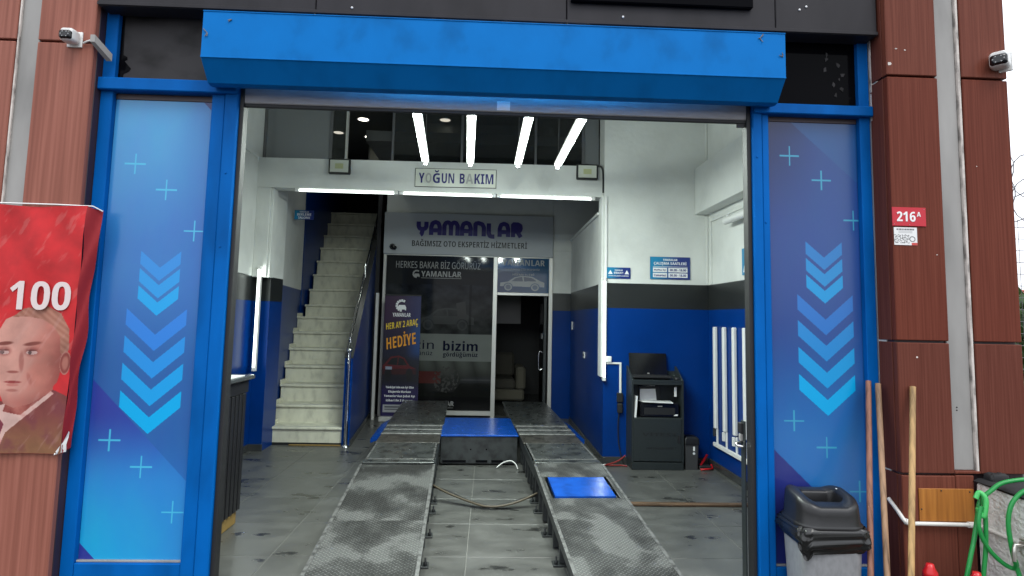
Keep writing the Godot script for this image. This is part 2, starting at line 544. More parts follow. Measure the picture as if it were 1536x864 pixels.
func panel_picture(left: bool) -> ImageTexture:
	var x0 := -2.12 if left else 1.595
	var x1 := -1.58 if left else 2.135
	var pluses := [[-1.989, 2.317], [-1.81, 2.175], [-1.641, 1.947], [-2.009, 0.808], [-1.834, 0.671], [-1.653, 0.438]] if left else [[1.731, 2.482], [1.918, 2.341], [2.102, 2.11], [1.725, 0.964], [1.909, 0.82], [2.092, 0.583]]
	var cx := -1.812 if left else 1.922
	var sm := [1.831, 1.735, 1.64] if left else [1.981, 1.885, 1.789]
	var lg := [1.515, 1.367, 1.22, 1.073] if left else [1.675, 1.527, 1.376, 1.224]
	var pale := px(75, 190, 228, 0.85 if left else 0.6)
	var grain := FastNoiseLite.new()
	grain.seed = 19
	grain.frequency = 3.0
	grain.fractal_octaves = 5
	return picture(224, 1032, func(u: float, v: float) -> Color:
		var p := Vector2(lerpf(x0, x1, u), lerpf(2.682, 0.19, v))
		var c: Color
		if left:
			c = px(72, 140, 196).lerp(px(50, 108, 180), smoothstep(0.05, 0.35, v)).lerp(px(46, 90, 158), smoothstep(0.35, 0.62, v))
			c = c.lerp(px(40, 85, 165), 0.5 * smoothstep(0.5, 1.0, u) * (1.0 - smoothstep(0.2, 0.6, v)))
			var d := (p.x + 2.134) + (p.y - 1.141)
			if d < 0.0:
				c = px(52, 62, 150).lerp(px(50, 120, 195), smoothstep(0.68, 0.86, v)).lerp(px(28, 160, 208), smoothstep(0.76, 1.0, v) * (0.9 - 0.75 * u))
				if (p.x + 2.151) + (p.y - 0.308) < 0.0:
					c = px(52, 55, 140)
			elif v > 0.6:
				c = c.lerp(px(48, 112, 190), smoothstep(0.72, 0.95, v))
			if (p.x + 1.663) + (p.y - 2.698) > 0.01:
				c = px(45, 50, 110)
		else:
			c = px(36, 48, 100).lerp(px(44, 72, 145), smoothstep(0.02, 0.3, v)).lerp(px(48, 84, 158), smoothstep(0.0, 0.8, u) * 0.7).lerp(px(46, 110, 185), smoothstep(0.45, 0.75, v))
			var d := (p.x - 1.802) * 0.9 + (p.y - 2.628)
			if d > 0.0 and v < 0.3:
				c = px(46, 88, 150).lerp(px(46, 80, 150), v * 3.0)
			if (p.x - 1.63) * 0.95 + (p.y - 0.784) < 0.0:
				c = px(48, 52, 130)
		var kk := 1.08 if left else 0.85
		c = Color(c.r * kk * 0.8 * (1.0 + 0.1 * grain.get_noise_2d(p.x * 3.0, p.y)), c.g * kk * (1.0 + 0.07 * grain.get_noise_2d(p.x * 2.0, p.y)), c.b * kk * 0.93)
		for i in 3:
			if chevron(p, cx, sm[i], 0.108, 0.092, 0.072):
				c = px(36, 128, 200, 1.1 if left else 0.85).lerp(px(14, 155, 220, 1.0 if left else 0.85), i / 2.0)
		for i in 4:
			if chevron(p, cx, lg[i], 0.162, 0.142, 0.088):
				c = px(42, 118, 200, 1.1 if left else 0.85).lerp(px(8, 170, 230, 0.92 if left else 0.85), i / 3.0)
		for q in pluses:
			var dx := absf(p.x - q[0])
			var dy := absf(p.y - q[1])
			if (dx < 0.058 and dy < 0.0042) or (dy < 0.058 and dx < 0.0042):
				c = pale
		return c)

func ell(p: Vector2, cx: float, cy: float, rx: float, ry: float) -> float:
	return Vector2((p.x - cx) / rx, (p.y - cy) / ry).length()

func inside(p: Vector2, poly: Array) -> bool:
	return Geometry2D.is_point_in_polygon(p, PackedVector2Array(poly))

func banner_picture() -> ImageTexture:          # x 0..1.3 m from the left edge, y 0..1.28 m from the bottom; a plain portrait of a man in a dark suit
	var n := FastNoiseLite.new()
	n.frequency = 6.0
	n.seed = 8
	return picture(416, 410, func(u: float, v: float) -> Color:
		var p := Vector2(u * 1.3, (1.0 - v) * 1.28)
		var g := n.get_noise_2d(p.x, p.y)
		var c := Color(0.58, 0.02, 0.028)
		var k := Vector2(p.x - 1.17, p.y) / 0.8
		# shoulders and jacket
		if inside(k, [Vector2(-0.7, 0.0), Vector2(-0.6, 0.22), Vector2(-0.3, 0.33), Vector2(-0.12, 0.3), Vector2(0.06, 0.4), Vector2(0.16, 0.36), Vector2(0.24, 0.26), Vector2(0.27, 0.0)]):
			c = Color(0.20, 0.055, 0.05).lerp(Color(0.26, 0.15, 0.07), smoothstep(0.28, 0.0, k.y)).lerp(Color(0.13, 0.03, 0.05), clampf(g * 1.4, 0.0, 0.7))
		if inside(k, [Vector2(-0.36, 0.0), Vector2(-0.33, 0.26), Vector2(-0.26, 0.3), Vector2(0.04, 0.4), Vector2(0.07, 0.375), Vector2(-0.1, 0.22), Vector2(-0.2, 0.13), Vector2(-0.24, 0.0)]):
			c = Color(0.66, 0.56, 0.52).lerp(Color(0.5, 0.3, 0.28), smoothstep(0.0, 0.35, g))
		if inside(k, [Vector2(-0.32, 0.0), Vector2(-0.3, 0.19), Vector2(-0.26, 0.22), Vector2(-0.22, 0.18), Vector2(-0.26, 0.0)]):
			c = Color(0.2, 0.03, 0.06)
		var lit := Color(0.62, 0.40, 0.34)
		var mid := Color(0.45, 0.21, 0.17)
		var deep := Color(0.27, 0.065, 0.055)
		if inside(k, [Vector2(-0.24, 0.26), Vector2(-0.2, 0.42), Vector2(0.06, 0.52), Vector2(0.06, 0.4), Vector2(-0.12, 0.24)]):
			c = deep.lerp(mid, 0.25 + g)
		if inside(k, [Vector2(-0.18, 0.9), Vector2(-0.02, 0.905), Vector2(0.06, 0.85), Vector2(0.1, 0.74), Vector2(0.115, 0.58), Vector2(0.085, 0.45), Vector2(0.02, 0.37), Vector2(-0.07, 0.31), Vector2(-0.17, 0.285), Vector2(-0.245, 0.31), Vector2(-0.29, 0.4), Vector2(-0.31, 0.5), Vector2(-0.335, 0.6), Vector2(-0.33, 0.74), Vector2(-0.28, 0.85)]):
			c = lit.lerp(mid, smoothstep(-0.22, 0.02, k.x + 0.1 * g)).lerp(deep, 0.75 * smoothstep(-0.02, 0.12, k.x + 0.12 * (0.6 - k.y)))
			c = c.lerp(lit, 0.5 * smoothstep(0.16, 0.0, Vector2(k.x + 0.13, (k.y - 0.78) * 1.4).length()))
			c = c.lerp(mid, 0.6 * smoothstep(0.11, 0.03, Vector2((k.x + 0.03) * 1.1, k.y - 0.5).length()))
			c = c.lerp(deep, 0.55 * smoothstep(0.42, 0.31, k.y))
			for e in [-0.265, -0.09]:
				var w := 0.05 if e < -0.2 else 0.065
				c = c.lerp(deep, 0.75 * smoothstep(1.0, 0.4, ell(k, e, 0.645, w * 1.15, 0.042)))
				c = c.lerp(Color(0.2, 0.06, 0.045), smoothstep(1.0, 0.55, ell(k, e, 0.695 + 0.12 * (k.x - e), w * 1.2, 0.016)))
				if ell(k, e, 0.638, w * 0.62, 0.013) < 1.0:
					c = Color(0.55, 0.46, 0.44) if ell(k, e - 0.012, 0.638, 0.013, 0.014) > 1.0 else Color(0.12, 0.08, 0.08)
				c = c.lerp(Color(0.14, 0.04, 0.035), smoothstep(1.0, 0.6, ell(k, e, 0.653, w * 0.72, 0.006)))
			# nose, mouth, chin
			c = c.lerp(lit, 0.6 * smoothstep(0.016, 0.004, absf(k.x + 0.2 + 0.12 * (k.y - 0.6))) * float(k.y > 0.52 and k.y < 0.68))
			c = c.lerp(deep, 0.6 * smoothstep(1.0, 0.5, ell(k, -0.155 - 0.1 * (k.y - 0.6), 0.58, 0.022, 0.085)))
			c = c.lerp(deep, 0.85 * smoothstep(1.0, 0.5, ell(k, -0.2, 0.513, 0.05, 0.011)))
			c = c.lerp(Color(0.3, 0.05, 0.05), smoothstep(1.0, 0.6, ell(k, -0.195, 0.448, 0.07, 0.011)))
			c = c.lerp(Color(0.5, 0.2, 0.17), 0.8 * smoothstep(1.0, 0.6, ell(k, -0.195, 0.43, 0.05, 0.012)))
			c = c.lerp(deep, 0.6 * smoothstep(1.0, 0.4, ell(k, -0.195, 0.395, 0.055, 0.013)))
			c = c.lerp(deep, 0.4 * smoothstep(1.0, 0.5, ell(k, -0.1 + 0.35 * (0.5 - k.y), 0.47, 0.018, 0.05)))
		if inside(k, [Vector2(-0.24, 0.865), Vector2(-0.17, 0.925), Vector2(-0.03, 0.94), Vector2(0.07, 0.89), Vector2(0.13, 0.79), Vector2(0.14, 0.66), Vector2(0.115, 0.6), Vector2(0.09, 0.64), Vector2(0.08, 0.74), Vector2(0.03, 0.81), Vector2(-0.05, 0.855), Vector2(-0.15, 0.872)]):
			c = Color(0.33, 0.17, 0.12).lerp(Color(0.5, 0.32, 0.24), clampf(0.5 + 0.5 * sin((k.y * 1.2 + k.x * 0.9) * 130.0), 0.0, 1.0) * 0.5)
		var ear := ell(k, 0.125, 0.57, 0.034, 0.075)
		if ear < 1.0:
			c = mid.lerp(deep, smoothstep(0.4, 0.75, ear) * smoothstep(1.0, 0.8, ear)).lerp(lit, 0.3 * smoothstep(0.8, 1.0, ear))
		# worn print: pale crease marks
		c = c.lerp(Color(0.7, 0.55, 0.52), 0.13 * smoothstep(0.25, 0.5, n.get_noise_2d(p.x * 2.5 - p.y * 1.5, p.y * 0.6 + p.x * 0.4)))
		c = c * (0.92 + g * 0.3) * Color(0.9, 0.68, 0.64)
		return c)

func checker(u: float, v: float, W: float, L: float) -> float:      # raised lozenges of the tread plate; 0..1
	var x := u * W / 0.030
	var y := v * L / 0.030
	var a := (x + y)
	var b := (x - y)
	var h := 0.0
	var i := int(floor(a)) + int(floor(b))
	var fa := fposmod(a, 1.0) - 0.5
	var fb := fposmod(b, 1.0) - 0.5
	if posmod(i, 2) == 0:
		h = 1.0 - smoothstep(0.7, 1.0, Vector2(fa / 0.46, fb / 0.15).length())
	else:
		h = 1.0 - smoothstep(0.7, 1.0, Vector2(fa / 0.15, fb / 0.46).length())
	return h

func tread_material(key: String, seed_: int) -> void:
	var n := FastNoiseLite.new()
	n.seed = seed_
	n.frequency = 2.3
	n.fractal_octaves = 5
	var W := 512
	var L := 1536
	var im := Image.create(W, L, false, Image.FORMAT_RGB8)
	var hi := Image.create(W, L, false, Image.FORMAT_RGB8)
	for y in L:
		for x in W:
			var h := checker((x + 0.5) / W, (y + 0.5) / L, 0.58, 1.74)
			var g := n.get_noise_2d(x * 0.58 / W * 1.3, y * 1.74 / L)
			var dust := smoothstep(-0.02, 0.28, g)
			var dark := smoothstep(0.0, -0.4, g)
			var base := lerpf(0.045, 0.17, h)
			base = lerpf(base, lerpf(0.13, 0.27, h), dust * 0.75)
			base *= 1.0 - 0.45 * dark
			var c := Color(base, base * 1.01, base * 0.97).linear_to_srgb()
			im.set_pixel(x, y, c)
			hi.set_pixel(x, y, Color(h, h, h))
	hi.bump_map_to_normal_map(3.0)
	var m := mat(key, Color(1, 1, 1), 0.42, 0.35)
	m.albedo_texture = ImageTexture.create_from_image(im)
	m.normal_enabled = true
	m.normal_texture = ImageTexture.create_from_image(hi)
	m.normal_scale = 1.0

func car_shape(p: Vector2) -> float:        # a plain side view of a car in the unit square; 1 inside, 0 outside, 0.4 in windows
	var body := inside(p, [Vector2(0.02, 0.3), Vector2(0.03, 0.5), Vector2(0.2, 0.58), Vector2(0.34, 0.84), Vector2(0.5, 0.92), Vector2(0.72, 0.88), Vector2(0.9, 0.62), Vector2(0.98, 0.55), Vector2(0.98, 0.28)])
	for wx in [0.2, 0.78]:
		var d := Vector2((p.x - wx), (p.y - 0.26) * 0.42).length()
		if d < 0.055:
			return 0.25
		if d < 0.085:
			return 0.9
		if d < 0.1:
			return 0.0
	if not body:
		return 0.0
	if inside(p, [Vector2(0.27, 0.6), Vector2(0.37, 0.8), Vector2(0.5, 0.86), Vector2(0.52, 0.6)]) or inside(p, [Vector2(0.54, 0.6), Vector2(0.53, 0.86), Vector2(0.7, 0.82), Vector2(0.82, 0.62)]):
		return 0.35
	return 1.0

func window_picture() -> ImageTexture:       # the printed film on the big office pane, 1.64 m wide and 2.34 m high
	var n := FastNoiseLite.new()
	n.frequency = 2.2
	n.seed = 5
	n.fractal_octaves = 5
	return picture(300, 428, func(u: float, v: float) -> Color:
		var p := Vector2(-1.58 + 1.64 * u, 2.44 - 2.34 * v)
		var g := n.get_noise_2d(p.x * 1.5, p.y * 2.0)
		var c := Color(0.05, 0.055, 0.075).lerp(Color(0.075, 0.08, 0.08), smoothstep(0.1, 0.4, v))
		if p.y < 2.0 and p.y > 1.25:
			c = c * (1.0 + g * 0.9)
			var k := car_shape(Vector2((p.x + 1.1) / 0.9, (p.y - 1.28) / 0.4))
			c = c.lerp(Color(0.19, 0.2, 0.2), k * 0.55)
			if inside(p, [Vector2(-0.5, 1.72), Vector2(-0.36, 1.75), Vector2(-0.33, 1.5), Vector2(-0.47, 1.48)]):
				c = Color(0.14, 0.14, 0.14)
			if absf(p.x + 0.28) < 0.02:
				c = c * 0.5
		elif p.y <= 1.25 and p.y > 0.84:
			c = Color(0.42, 0.45, 0.42) * (1.0 + 0.08 * g)
		elif p.y <= 0.84 and p.y > 0.3:
			var fall := smoothstep(0.3, 0.84, p.y)
			c = Color(0.035, 0.036, 0.035).lerp(Color(0.13, 0.14, 0.125), fall * fall) * (0.9 + 0.8 * absf(sin(p.x * 11.0 + p.y * 3.0)) * fall)
			if p.x < -0.7 and p.y < 0.68 and p.y > 0.5:
				c = Color(0.2, 0.06, 0.055)
			if Vector2(p.x + 0.62, p.y - 0.56).length() < 0.2 and n.get_noise_2d(p.x * 7.0, p.y * 7.0) > 0.1:
				c = Color(0.13, 0.13, 0.125)
			if absf(p.y - 0.56) < 0.012 and p.x > -0.4:
				c = c * 1.8
		else:
			c = Color(0.05, 0.052, 0.06) if p.y > 0.3 else Color(0.025, 0.025, 0.027)
		return c * Color(0.36, 0.36, 0.36))

func transom_picture() -> ImageTexture:
	return picture(220, 140, func(u: float, v: float) -> Color:
		var c := Color(0.03, 0.05, 0.12).lerp(Color(0.03, 0.09, 0.17), u)
		var k := car_shape(Vector2((u - 0.03) / 0.9, (0.97 - v) / 0.5))
		c = c.lerp(Color(0.32, 0.34, 0.34), k)
		if k == 0.35:
			c = Color(0.08, 0.1, 0.14)
		return c)

func rollup_picture() -> ImageTexture:
	var n := FastNoiseLite.new()
	n.frequency = 3.0
	n.seed = 15
	return picture(160, 520, func(u: float, v: float) -> Color:
		var c := px(70, 20, 80).lerp(px(30, 40, 120), smoothstep(0.3, 1.0, u)).lerp(px(20, 20, 60), smoothstep(0.15, 0.4, v))
		c = c.lerp(px(15, 90, 170), smoothstep(0.55, 1.0, u) * smoothstep(0.15, 0.3, v) * smoothstep(0.65, 0.4, v))
		if v > 0.47 and v < 0.72:
			c = c.lerp(px(10, 10, 25), 0.8 * smoothstep(0.47, 0.55, v))
			var k := car_shape(Vector2(1.0 - (u + 0.06) / 1.0, (0.73 - v) / 0.25))
			if k > 0.0:
				c = px(120, 10, 20) if k == 1.0 else px(15, 15, 20)
				if v > 0.61:
					c = c * 0.35
			if absf(v - 0.605) < 0.012 and u < 0.26 and u > 0.08:
				c = px(190, 200, 220)
		elif v >= 0.72:
			c = px(15, 14, 45).lerp(px(40, 22, 100), smoothstep(0.72, 0.8, v))
		if v > 0.905 and v < 0.97 and u > 0.05 and u < 0.95:
			c = px(225, 225, 225)
			if (absf(v - 0.925) < 0.005 or absf(v - 0.945) < 0.004) and u > 0.1 and u < 0.85:
				c = px(110, 110, 120)
		return c * Color(0.4, 0.4, 0.42))

func sign_picture() -> ImageTexture:
	return picture(64, 32, func(u: float, v: float) -> Color: return px(25, 130, 175).lerp(px(28, 48, 120), smoothstep(0.1, 0.8, u + 0.15 * v)))

func notice_picture() -> ImageTexture:
	var n := FastNoiseLite.new()
	n.frequency = 5.0
	n.seed = 33
	return picture(96, 80, func(u: float, v: float) -> Color:
		var c := Color(0.75, 0.75, 0.74)
		if v > 0.07 and v < 0.16 and u > 0.1 and u < 0.9:
			c = Color(0.05, 0.05, 0.05) if sin(u * 90.0) > -0.5 else c
		if v > 0.2 and v < 0.34 and u > 0.2 and u < 0.8 and fmod(v, 0.05) < 0.02:
			c = Color(0.4, 0.4, 0.4)
		if v > 0.4 and v < 0.9 and u < 0.66:
			var g := n.get_noise_2d(u * 2.0, v * 2.2)
			c = c * (0.25 if g > 0.12 else (0.55 if g > 0.0 else 1.0))
		var d := Vector2(u - 0.79, (v - 0.66) * 0.83).length()
		if d < 0.13 and d > 0.095:
			c = Color(0.1, 0.1, 0.1)
		if v > 0.86 and u > 0.75:
			c = Color(0.55, 0.06, 0.05)
		return c)

# ------------------------------------------------------------------ scene
const LAMP_ENERGY := 0.9
const LAMP_SPILL := 0.12
const TUBE_ENERGY := 0.1
const LAMP_ROWS := [[-0.545, -0.627], [-0.154, -0.205], [0.26, 0.245], [0.648, 0.622]]      # x at the door end and at the far end
const BEAM_TUBES := [[-2.158, -1.06], [-1.0, 0.03], [0.085, 1.133]]

func row_point(r: Array, k: float) -> Vector3:        # k counts panels from the far end
	var z := -2.23 + 0.52 * k
	return Vector3(lerpf(r[1], r[0], (z + 2.225) / 1.38), 2.95, z)

func beam_y(x: float) -> float:
	return lerpf(2.9, 2.868, (x + 2.6) / 3.838)

func beam_z(x: float) -> float:
	return lerpf(-3.33, -3.2, (x + 2.6) / 3.838)

func _ready() -> void:
	rng.seed = 7
	font_bold = SystemFont.new()
	font_bold.font_names = PackedStringArray(["Droid Sans"])
	font_bold.font_weight = 700
	font_plain = SystemFont.new()
	font_plain.font_names = PackedStringArray(["Droid Sans"])

	# camera
	var cam := Camera3D.new()
	cam.name = "camera"
	cam.position = Vector3(0, 1.5, 3.33)
	cam.rotation_degrees = Vector3(5.2501, -2.1457, 1.2159)
	cam.projection = Camera3D.PROJECTION_FRUSTUM
	cam.near = 0.05
	cam.size = 0.05 * 864.0 / 900.0
	cam.frustum_offset = Vector2(0, -36.43 / 900.0 * 0.05)
	cam.far = 600.0
	add_child(cam)
	# sky, sun, exposure
	var env := Environment.new()
	env.background_mode = Environment.BG_SKY
	var sky := Sky.new()
	var sm := ProceduralSkyMaterial.new()
	sm.sky_top_color = Color(0.94, 0.965, 1.0)
	sm.sky_horizon_color = Color(0.80, 0.81, 0.83)
	sm.sky_curve = 0.3
	sm.sky_energy_multiplier = 1.4
	sm.ground_bottom_color = Color(0.42, 0.41, 0.4)
	sm.ground_horizon_color = Color(0.55, 0.55, 0.55)
	sky.sky_material = sm
	env.sky = sky
	env.tonemap_mode = Environment.TONE_MAPPER_LINEAR
	env.tonemap_exposure = 1.0
	env.sdfgi_enabled = true
	env.ssao_enabled = true
	env.ssil_enabled = true
	var we := WorldEnvironment.new()
	we.name = "environment"
	we.environment = env
	add_child(we)
	var sun := DirectionalLight3D.new()
	sun.name = "sun"
	sun.light_energy = 0.45
	sun.sky_mode = DirectionalLight3D.SKY_MODE_LIGHT_ONLY
	sun.light_angular_distance = 25.0
	sun.light_color = Color(1.0, 0.98, 0.95)
	sun.shadow_enabled = true
	sun.rotation_degrees = Vector3(-58, 20, 0)
	add_child(sun)
	# lamps of the hall: four hanging rows, the tubes along the beam and down both jambs
	for r in LAMP_ROWS:
		for k in 4:
			area_light("hanging_light_source", row_point(r, k + 0.5) + Vector3(0, -0.004, 0), Vector3.DOWN, Vector2(0.066, 0.5), LAMP_ENERGY, Vector3.RIGHT)
			var o := OmniLight3D.new()       # the same panel's light to the sides
			o.name = numbered("hanging_light_spill")
			o.position = row_point(r, k + 0.5) + Vector3(0, -0.03, 0)
			o.light_energy = LAMP_SPILL
			o.light_size = 0.02
			o.light_color = Color(0.95, 1.0, 0.97)
			o.omni_range = 12.0
			o.omni_attenuation = 2.0
			o.shadow_enabled = true
			add_child(o, true)
	for t in BEAM_TUBES:
		area_light("beam_light_source", Vector3((t[0] + t[1]) / 2, beam_y((t[0] + t[1]) / 2) - 0.036, beam_z((t[0] + t[1]) / 2) - 0.02), Vector3(0, -1, 0.25), Vector2(t[1] - t[0], 0.026), TUBE_ENERGY)
	area_light("jamb_light_source", Vector3(1.236, 1.415, -3.055), Vector3(-0.35, 0, 1), Vector2(0.02, 1.06), TUBE_ENERGY * 0.6)
	area_light("jamb_light_source", Vector3(-2.494, 1.45, -3.3), Vector3(1, 0, -0.1), Vector2(0.02, 1.1), TUBE_ENERGY * 3.0)

	make_materials()
	build_ground()
	build_room()
	build_shopfront()
	build_pillars()
	build_far_side()
	build_mezzanine()
	build_stairs()
	build_office()
	build_lift()
	build_hall_lamps()
	build_hall_things()
	build_street_things()

func build_ground() -> void:
	setting("forecourt", _b(Vector3(-150, -0.3, 0.06), Vector3(150, -0.02, 200)), M.asphalt)
	setting("ground", _b(Vector3(-150, -0.35, -200), Vector3(150, -0.06, 0.06)), M.asphalt)
	var sill := setting_node("threshold")
	pbox(sill, "sill", Vector3(-1.43, -0.06, 0.0), Vector3(1.49, 0.0, 0.12), M.kerb, 0.008)

func _b(lo: Vector3, hi: Vector3, bev := 0.0) -> SurfaceTool:
	var st := S()
	box(st, lo, hi, bev)
	return st

func band_wall(called: String, lo: Vector3, hi: Vector3) -> Node3D:       # plaster wall painted blue, black and white, with a skirting
	var w := setting_node(called)
	pbox(w, "blue_dado", Vector3(lo.x, 0, lo.z), Vector3(hi.x, 1.64, hi.z), M.wall_blue)
	pbox(w, "black_band", Vector3(lo.x, 1.64, lo.z), Vector3(hi.x, 1.91, hi.z), M.wall_black)
	pbox(w, "white_upper_wall", Vector3(lo.x, 1.91, lo.z), Vector3(hi.x, hi.y, hi.z), M.wall_white)
	return w

func build_room() -> void:
	# floor of square tiles laid on a grout bed
	var floor_node := setting_node("floor")
	pbox(floor_node, "grout_bed", Vector3(-2.75, -0.06, -8.9), Vector3(2.7, -0.004, 0.0), M.grout)
	var xs := [-2.75, -2.54, -1.93, -1.32, -0.71, -0.1, 0.51, 1.12, 1.73, 2.34, 2.6]
	var meshes := {}
	for i in xs.size() - 1:
		for k in 10:
			var z1 := 0.0 - 0.61 * k
			var w: float = xs[i + 1] - xs[i] - 0.004
			var key := "%.3f" % w
			if not meshes.has(key):
				meshes[key] = mesh_of(_b(Vector3(0, -0.01, -0.606), Vector3(w, 0, 0), 0.0015))
			var t := put(floor_node, "tile", meshes[key], M["tile_%d" % rng.randi_range(0, 2)])
			t.position = Vector3(xs[i] + 0.002, rng.randf_range(-0.0006, 0.0006), z1 - 0.002)
	# walls
	var rw := band_wall("right_wall", Vector3(2.39, 0, -3.4), Vector3(2.75, 4.25, -0.02))
	pbox(rw, "bulkhead", Vector3(2.245, 2.685, -3.118), Vector3(2.388, 3.2, -0.1), M.wall_white, 0.004)
	pbox(rw, "panel_moulding", Vector3(2.376, 1.912, -3.03), Vector3(2.389, 2.62, -3.0), M.wall_white, 0.003)
	pbox(rw, "panel_moulding", Vector3(2.376, 2.59, -2.998), Vector3(2.389, 2.62, -0.2), M.wall_white, 0.003)
	pbox(rw, "skirting", Vector3(2.372, 0.001, -3.1), Vector3(2.389, 0.075, -0.1), M.skirting_grey, 0.003)
	var bw := band_wall("back_right_wall", Vector3(1.24, 0, -3.4), Vector3(2.389, 4.25, -3.12))
	pbox(bw, "skirting", Vector3(1.235, 0.001, -3.119), Vector3(2.37, 0.075, -3.103), M.skirting_grey, 0.003)
	pbox(bw, "corner_trim", Vector3(2.365, 1.91, -3.119), Vector3(2.388, 4.2, -3.105), M.wall_white, 0.003)
	var pw := band_wall("passage_right_wall", Vector3(1.241, 0, -5.7), Vector3(1.36, 2.7, -3.4))
	pbox(pw, "wall_cap", Vector3(1.215, 2.7, -5.72), Vector3(1.4, 2.735, -3.401), M.wall_white, 0.006)
	pbox(pw, "skirting", Vector3(1.225, 0.001, -5.69), Vector3(1.24, 0.075, -3.12), M.skirting_grey, 0.003)
	var up := setting_node("recess_wall")
	pbox(up, "plaster", Vector3(1.75, 0, -8.9), Vector3(1.9, 4.25, -3.41), M.wall_white)
	var br := band_wall("office_side_wall", Vector3(0.99, 0, -6.1), Vector3(1.748, 4.2, -5.96))
	pbox(br, "ledge", Vector3(1.0, 2.56, -5.958), Vector3(1.5, 2.59, -5.94), M.wall_white, 0.004)
	var bk := setting_node("office_upper_wall")
	pbox(bk, "plaster", Vector3(-1.62, 3.11, -6.1), Vector3(0.988, 3.5, -5.98), M.wall_white)
	var lw := band_wall("left_wall", Vector3(-2.9, 0, -3.5), Vector3(-2.6, 4.25, -0.02))
	pbox(lw, "pilaster", Vector3(-2.6, 1.912, -3.18), Vector3(-2.57, 4.2, -2.85), M.wall_white, 0.004)
	pbox(lw, "cornice", Vector3(-2.6, 3.2, -3.22), Vector3(-2.55, 3.24, -2.8), M.wall_white, 0.008)
	pbox(lw, "cornice", Vector3(-2.599, 2.42, -2.8), Vector3(-2.58, 2.46, -0.3), M.wall_white, 0.006)
	pbox(lw, "skirting", Vector3(-2.599, 0.001, -3.5), Vector3(-2.585, 0.075, -0.1), M.skirting_grey, 0.003)
	var jog := band_wall("left_return_wall", Vector3(-2.9, 0, -3.9), Vector3(-2.45, 4.25, -3.502))
	pbox(jog, "skirting", Vector3(-2.6, 0.001, -3.5), Vector3(-2.44, 0.075, -3.485), M.skirting_grey, 0.003)
	# stair side wall, splayed to the left as it goes back, white above and blue below
	var sw := setting_node("stair_left_wall")
	var st := S()
	var a := Vector3(-2.452, 0, -3.51)
	var c := Vector3(-2.80, 0, -5.74)
	var wall := func(p: Vector3, q: Vector3, y0: float, y1: float) -> SurfaceTool:
		var s := S()
		hexa(s, [p + Vector3(0, y0, 0), q + Vector3(0, y0, 0), q + Vector3(-0.25, y0, 0), p + Vector3(-0.25, y0, 0), p + Vector3(0, y1, 0), q + Vector3(0, y1, 0), q + Vector3(-0.25, y1, 0), p + Vector3(-0.25, y1, 0)])
		return s
	put(sw, "blue_dado", wall.call(a, c, 0.0, 1.86), M.wall_blue)
	put(sw, "white_upper_wall", wall.call(a, c, 1.86, 4.2), M.wall_white)
	st = S()
	hexa(st, [Vector3(-2.79, 0, -5.745), Vector3(-2.96, 0, -8.95), Vector3(-3.095, 0, -8.95), Vector3(-3.095, 0, -5.745), Vector3(-2.79, 4.2, -5.745), Vector3(-2.96, 4.2, -8.95), Vector3(-3.095, 4.2, -8.95), Vector3(-3.095, 4.2, -5.745)])
	put(sw, "upper_flight_wall", st, M.wall_blue)
	# beam over the passage and its jambs
	var beam := setting_node("passage_beam")
	st = S()
	hexa(st, [Vector3(-2.6, 2.9, -3.33), Vector3(1.238, 2.868, -3.2), Vector3(1.238, 2.868, -3.42), Vector3(-2.6, 2.9, -3.5), Vector3(-2.6, 3.235, -3.33), Vector3(1.238, 3.215, -3.2), Vector3(1.238, 3.215, -3.42), Vector3(-2.6, 3.235, -3.5)])
	put(beam, "beam", st, M.wall_white)
	pbox(beam, "jamb", Vector3(-2.6, 1.9, -3.48), Vector3(-2.45, 2.899, -3.34), M.wall_white, 0.004)
	pbox(beam, "jamb_lining", Vector3(-2.449, 1.9, -3.48), Vector3(-2.42, 2.895, -3.36), M.wall_white, 0.003)
	pbox(beam, "jamb_lining", Vector3(1.215, 0.9, -3.3), Vector3(1.2395, 2.865, -3.125), M.wall_white, 0.003)
	# shell that keeps daylight to the door
	var cl := setting_node("ceiling")
	pbox(cl, "plaster", Vector3(-3.1, 4.25, -9.1), Vector3(2.9, 4.4, 0.0), M.wall_white)
	var ow := setting_node("outer_wall")
	pbox(ow, "side_wall", Vector3(2.752, -0.05, -9.1), Vector3(2.9, 4.25, -0.02), M.panel_wood_b)
	pbox(ow, "side_wall", Vector3(-3.2, -0.05, -9.1), Vector3(-3.101, 4.25, -0.02), M.wall_white)
	pbox(ow, "rear_wall", Vector3(-3.1, -0.05, -9.2), Vector3(2.75, 4.25, -9.0), M.office_dark)
	pbox(ow, "front_upper_wall", Vector3(-3.1, 3.19, -0.12), Vector3(2.9, 4.25, -0.03), M.sign_black)
	pbox(ow, "front_side_wall", Vector3(-3.1, -0.05, -0.3), Vector3(-2.2, 4.25, -0.02), M.wall_white)
	pbox(ow, "front_side_wall", Vector3(2.21, -0.05, -0.02), Vector3(2.9, 4.25, 0.06), M.wall_white)

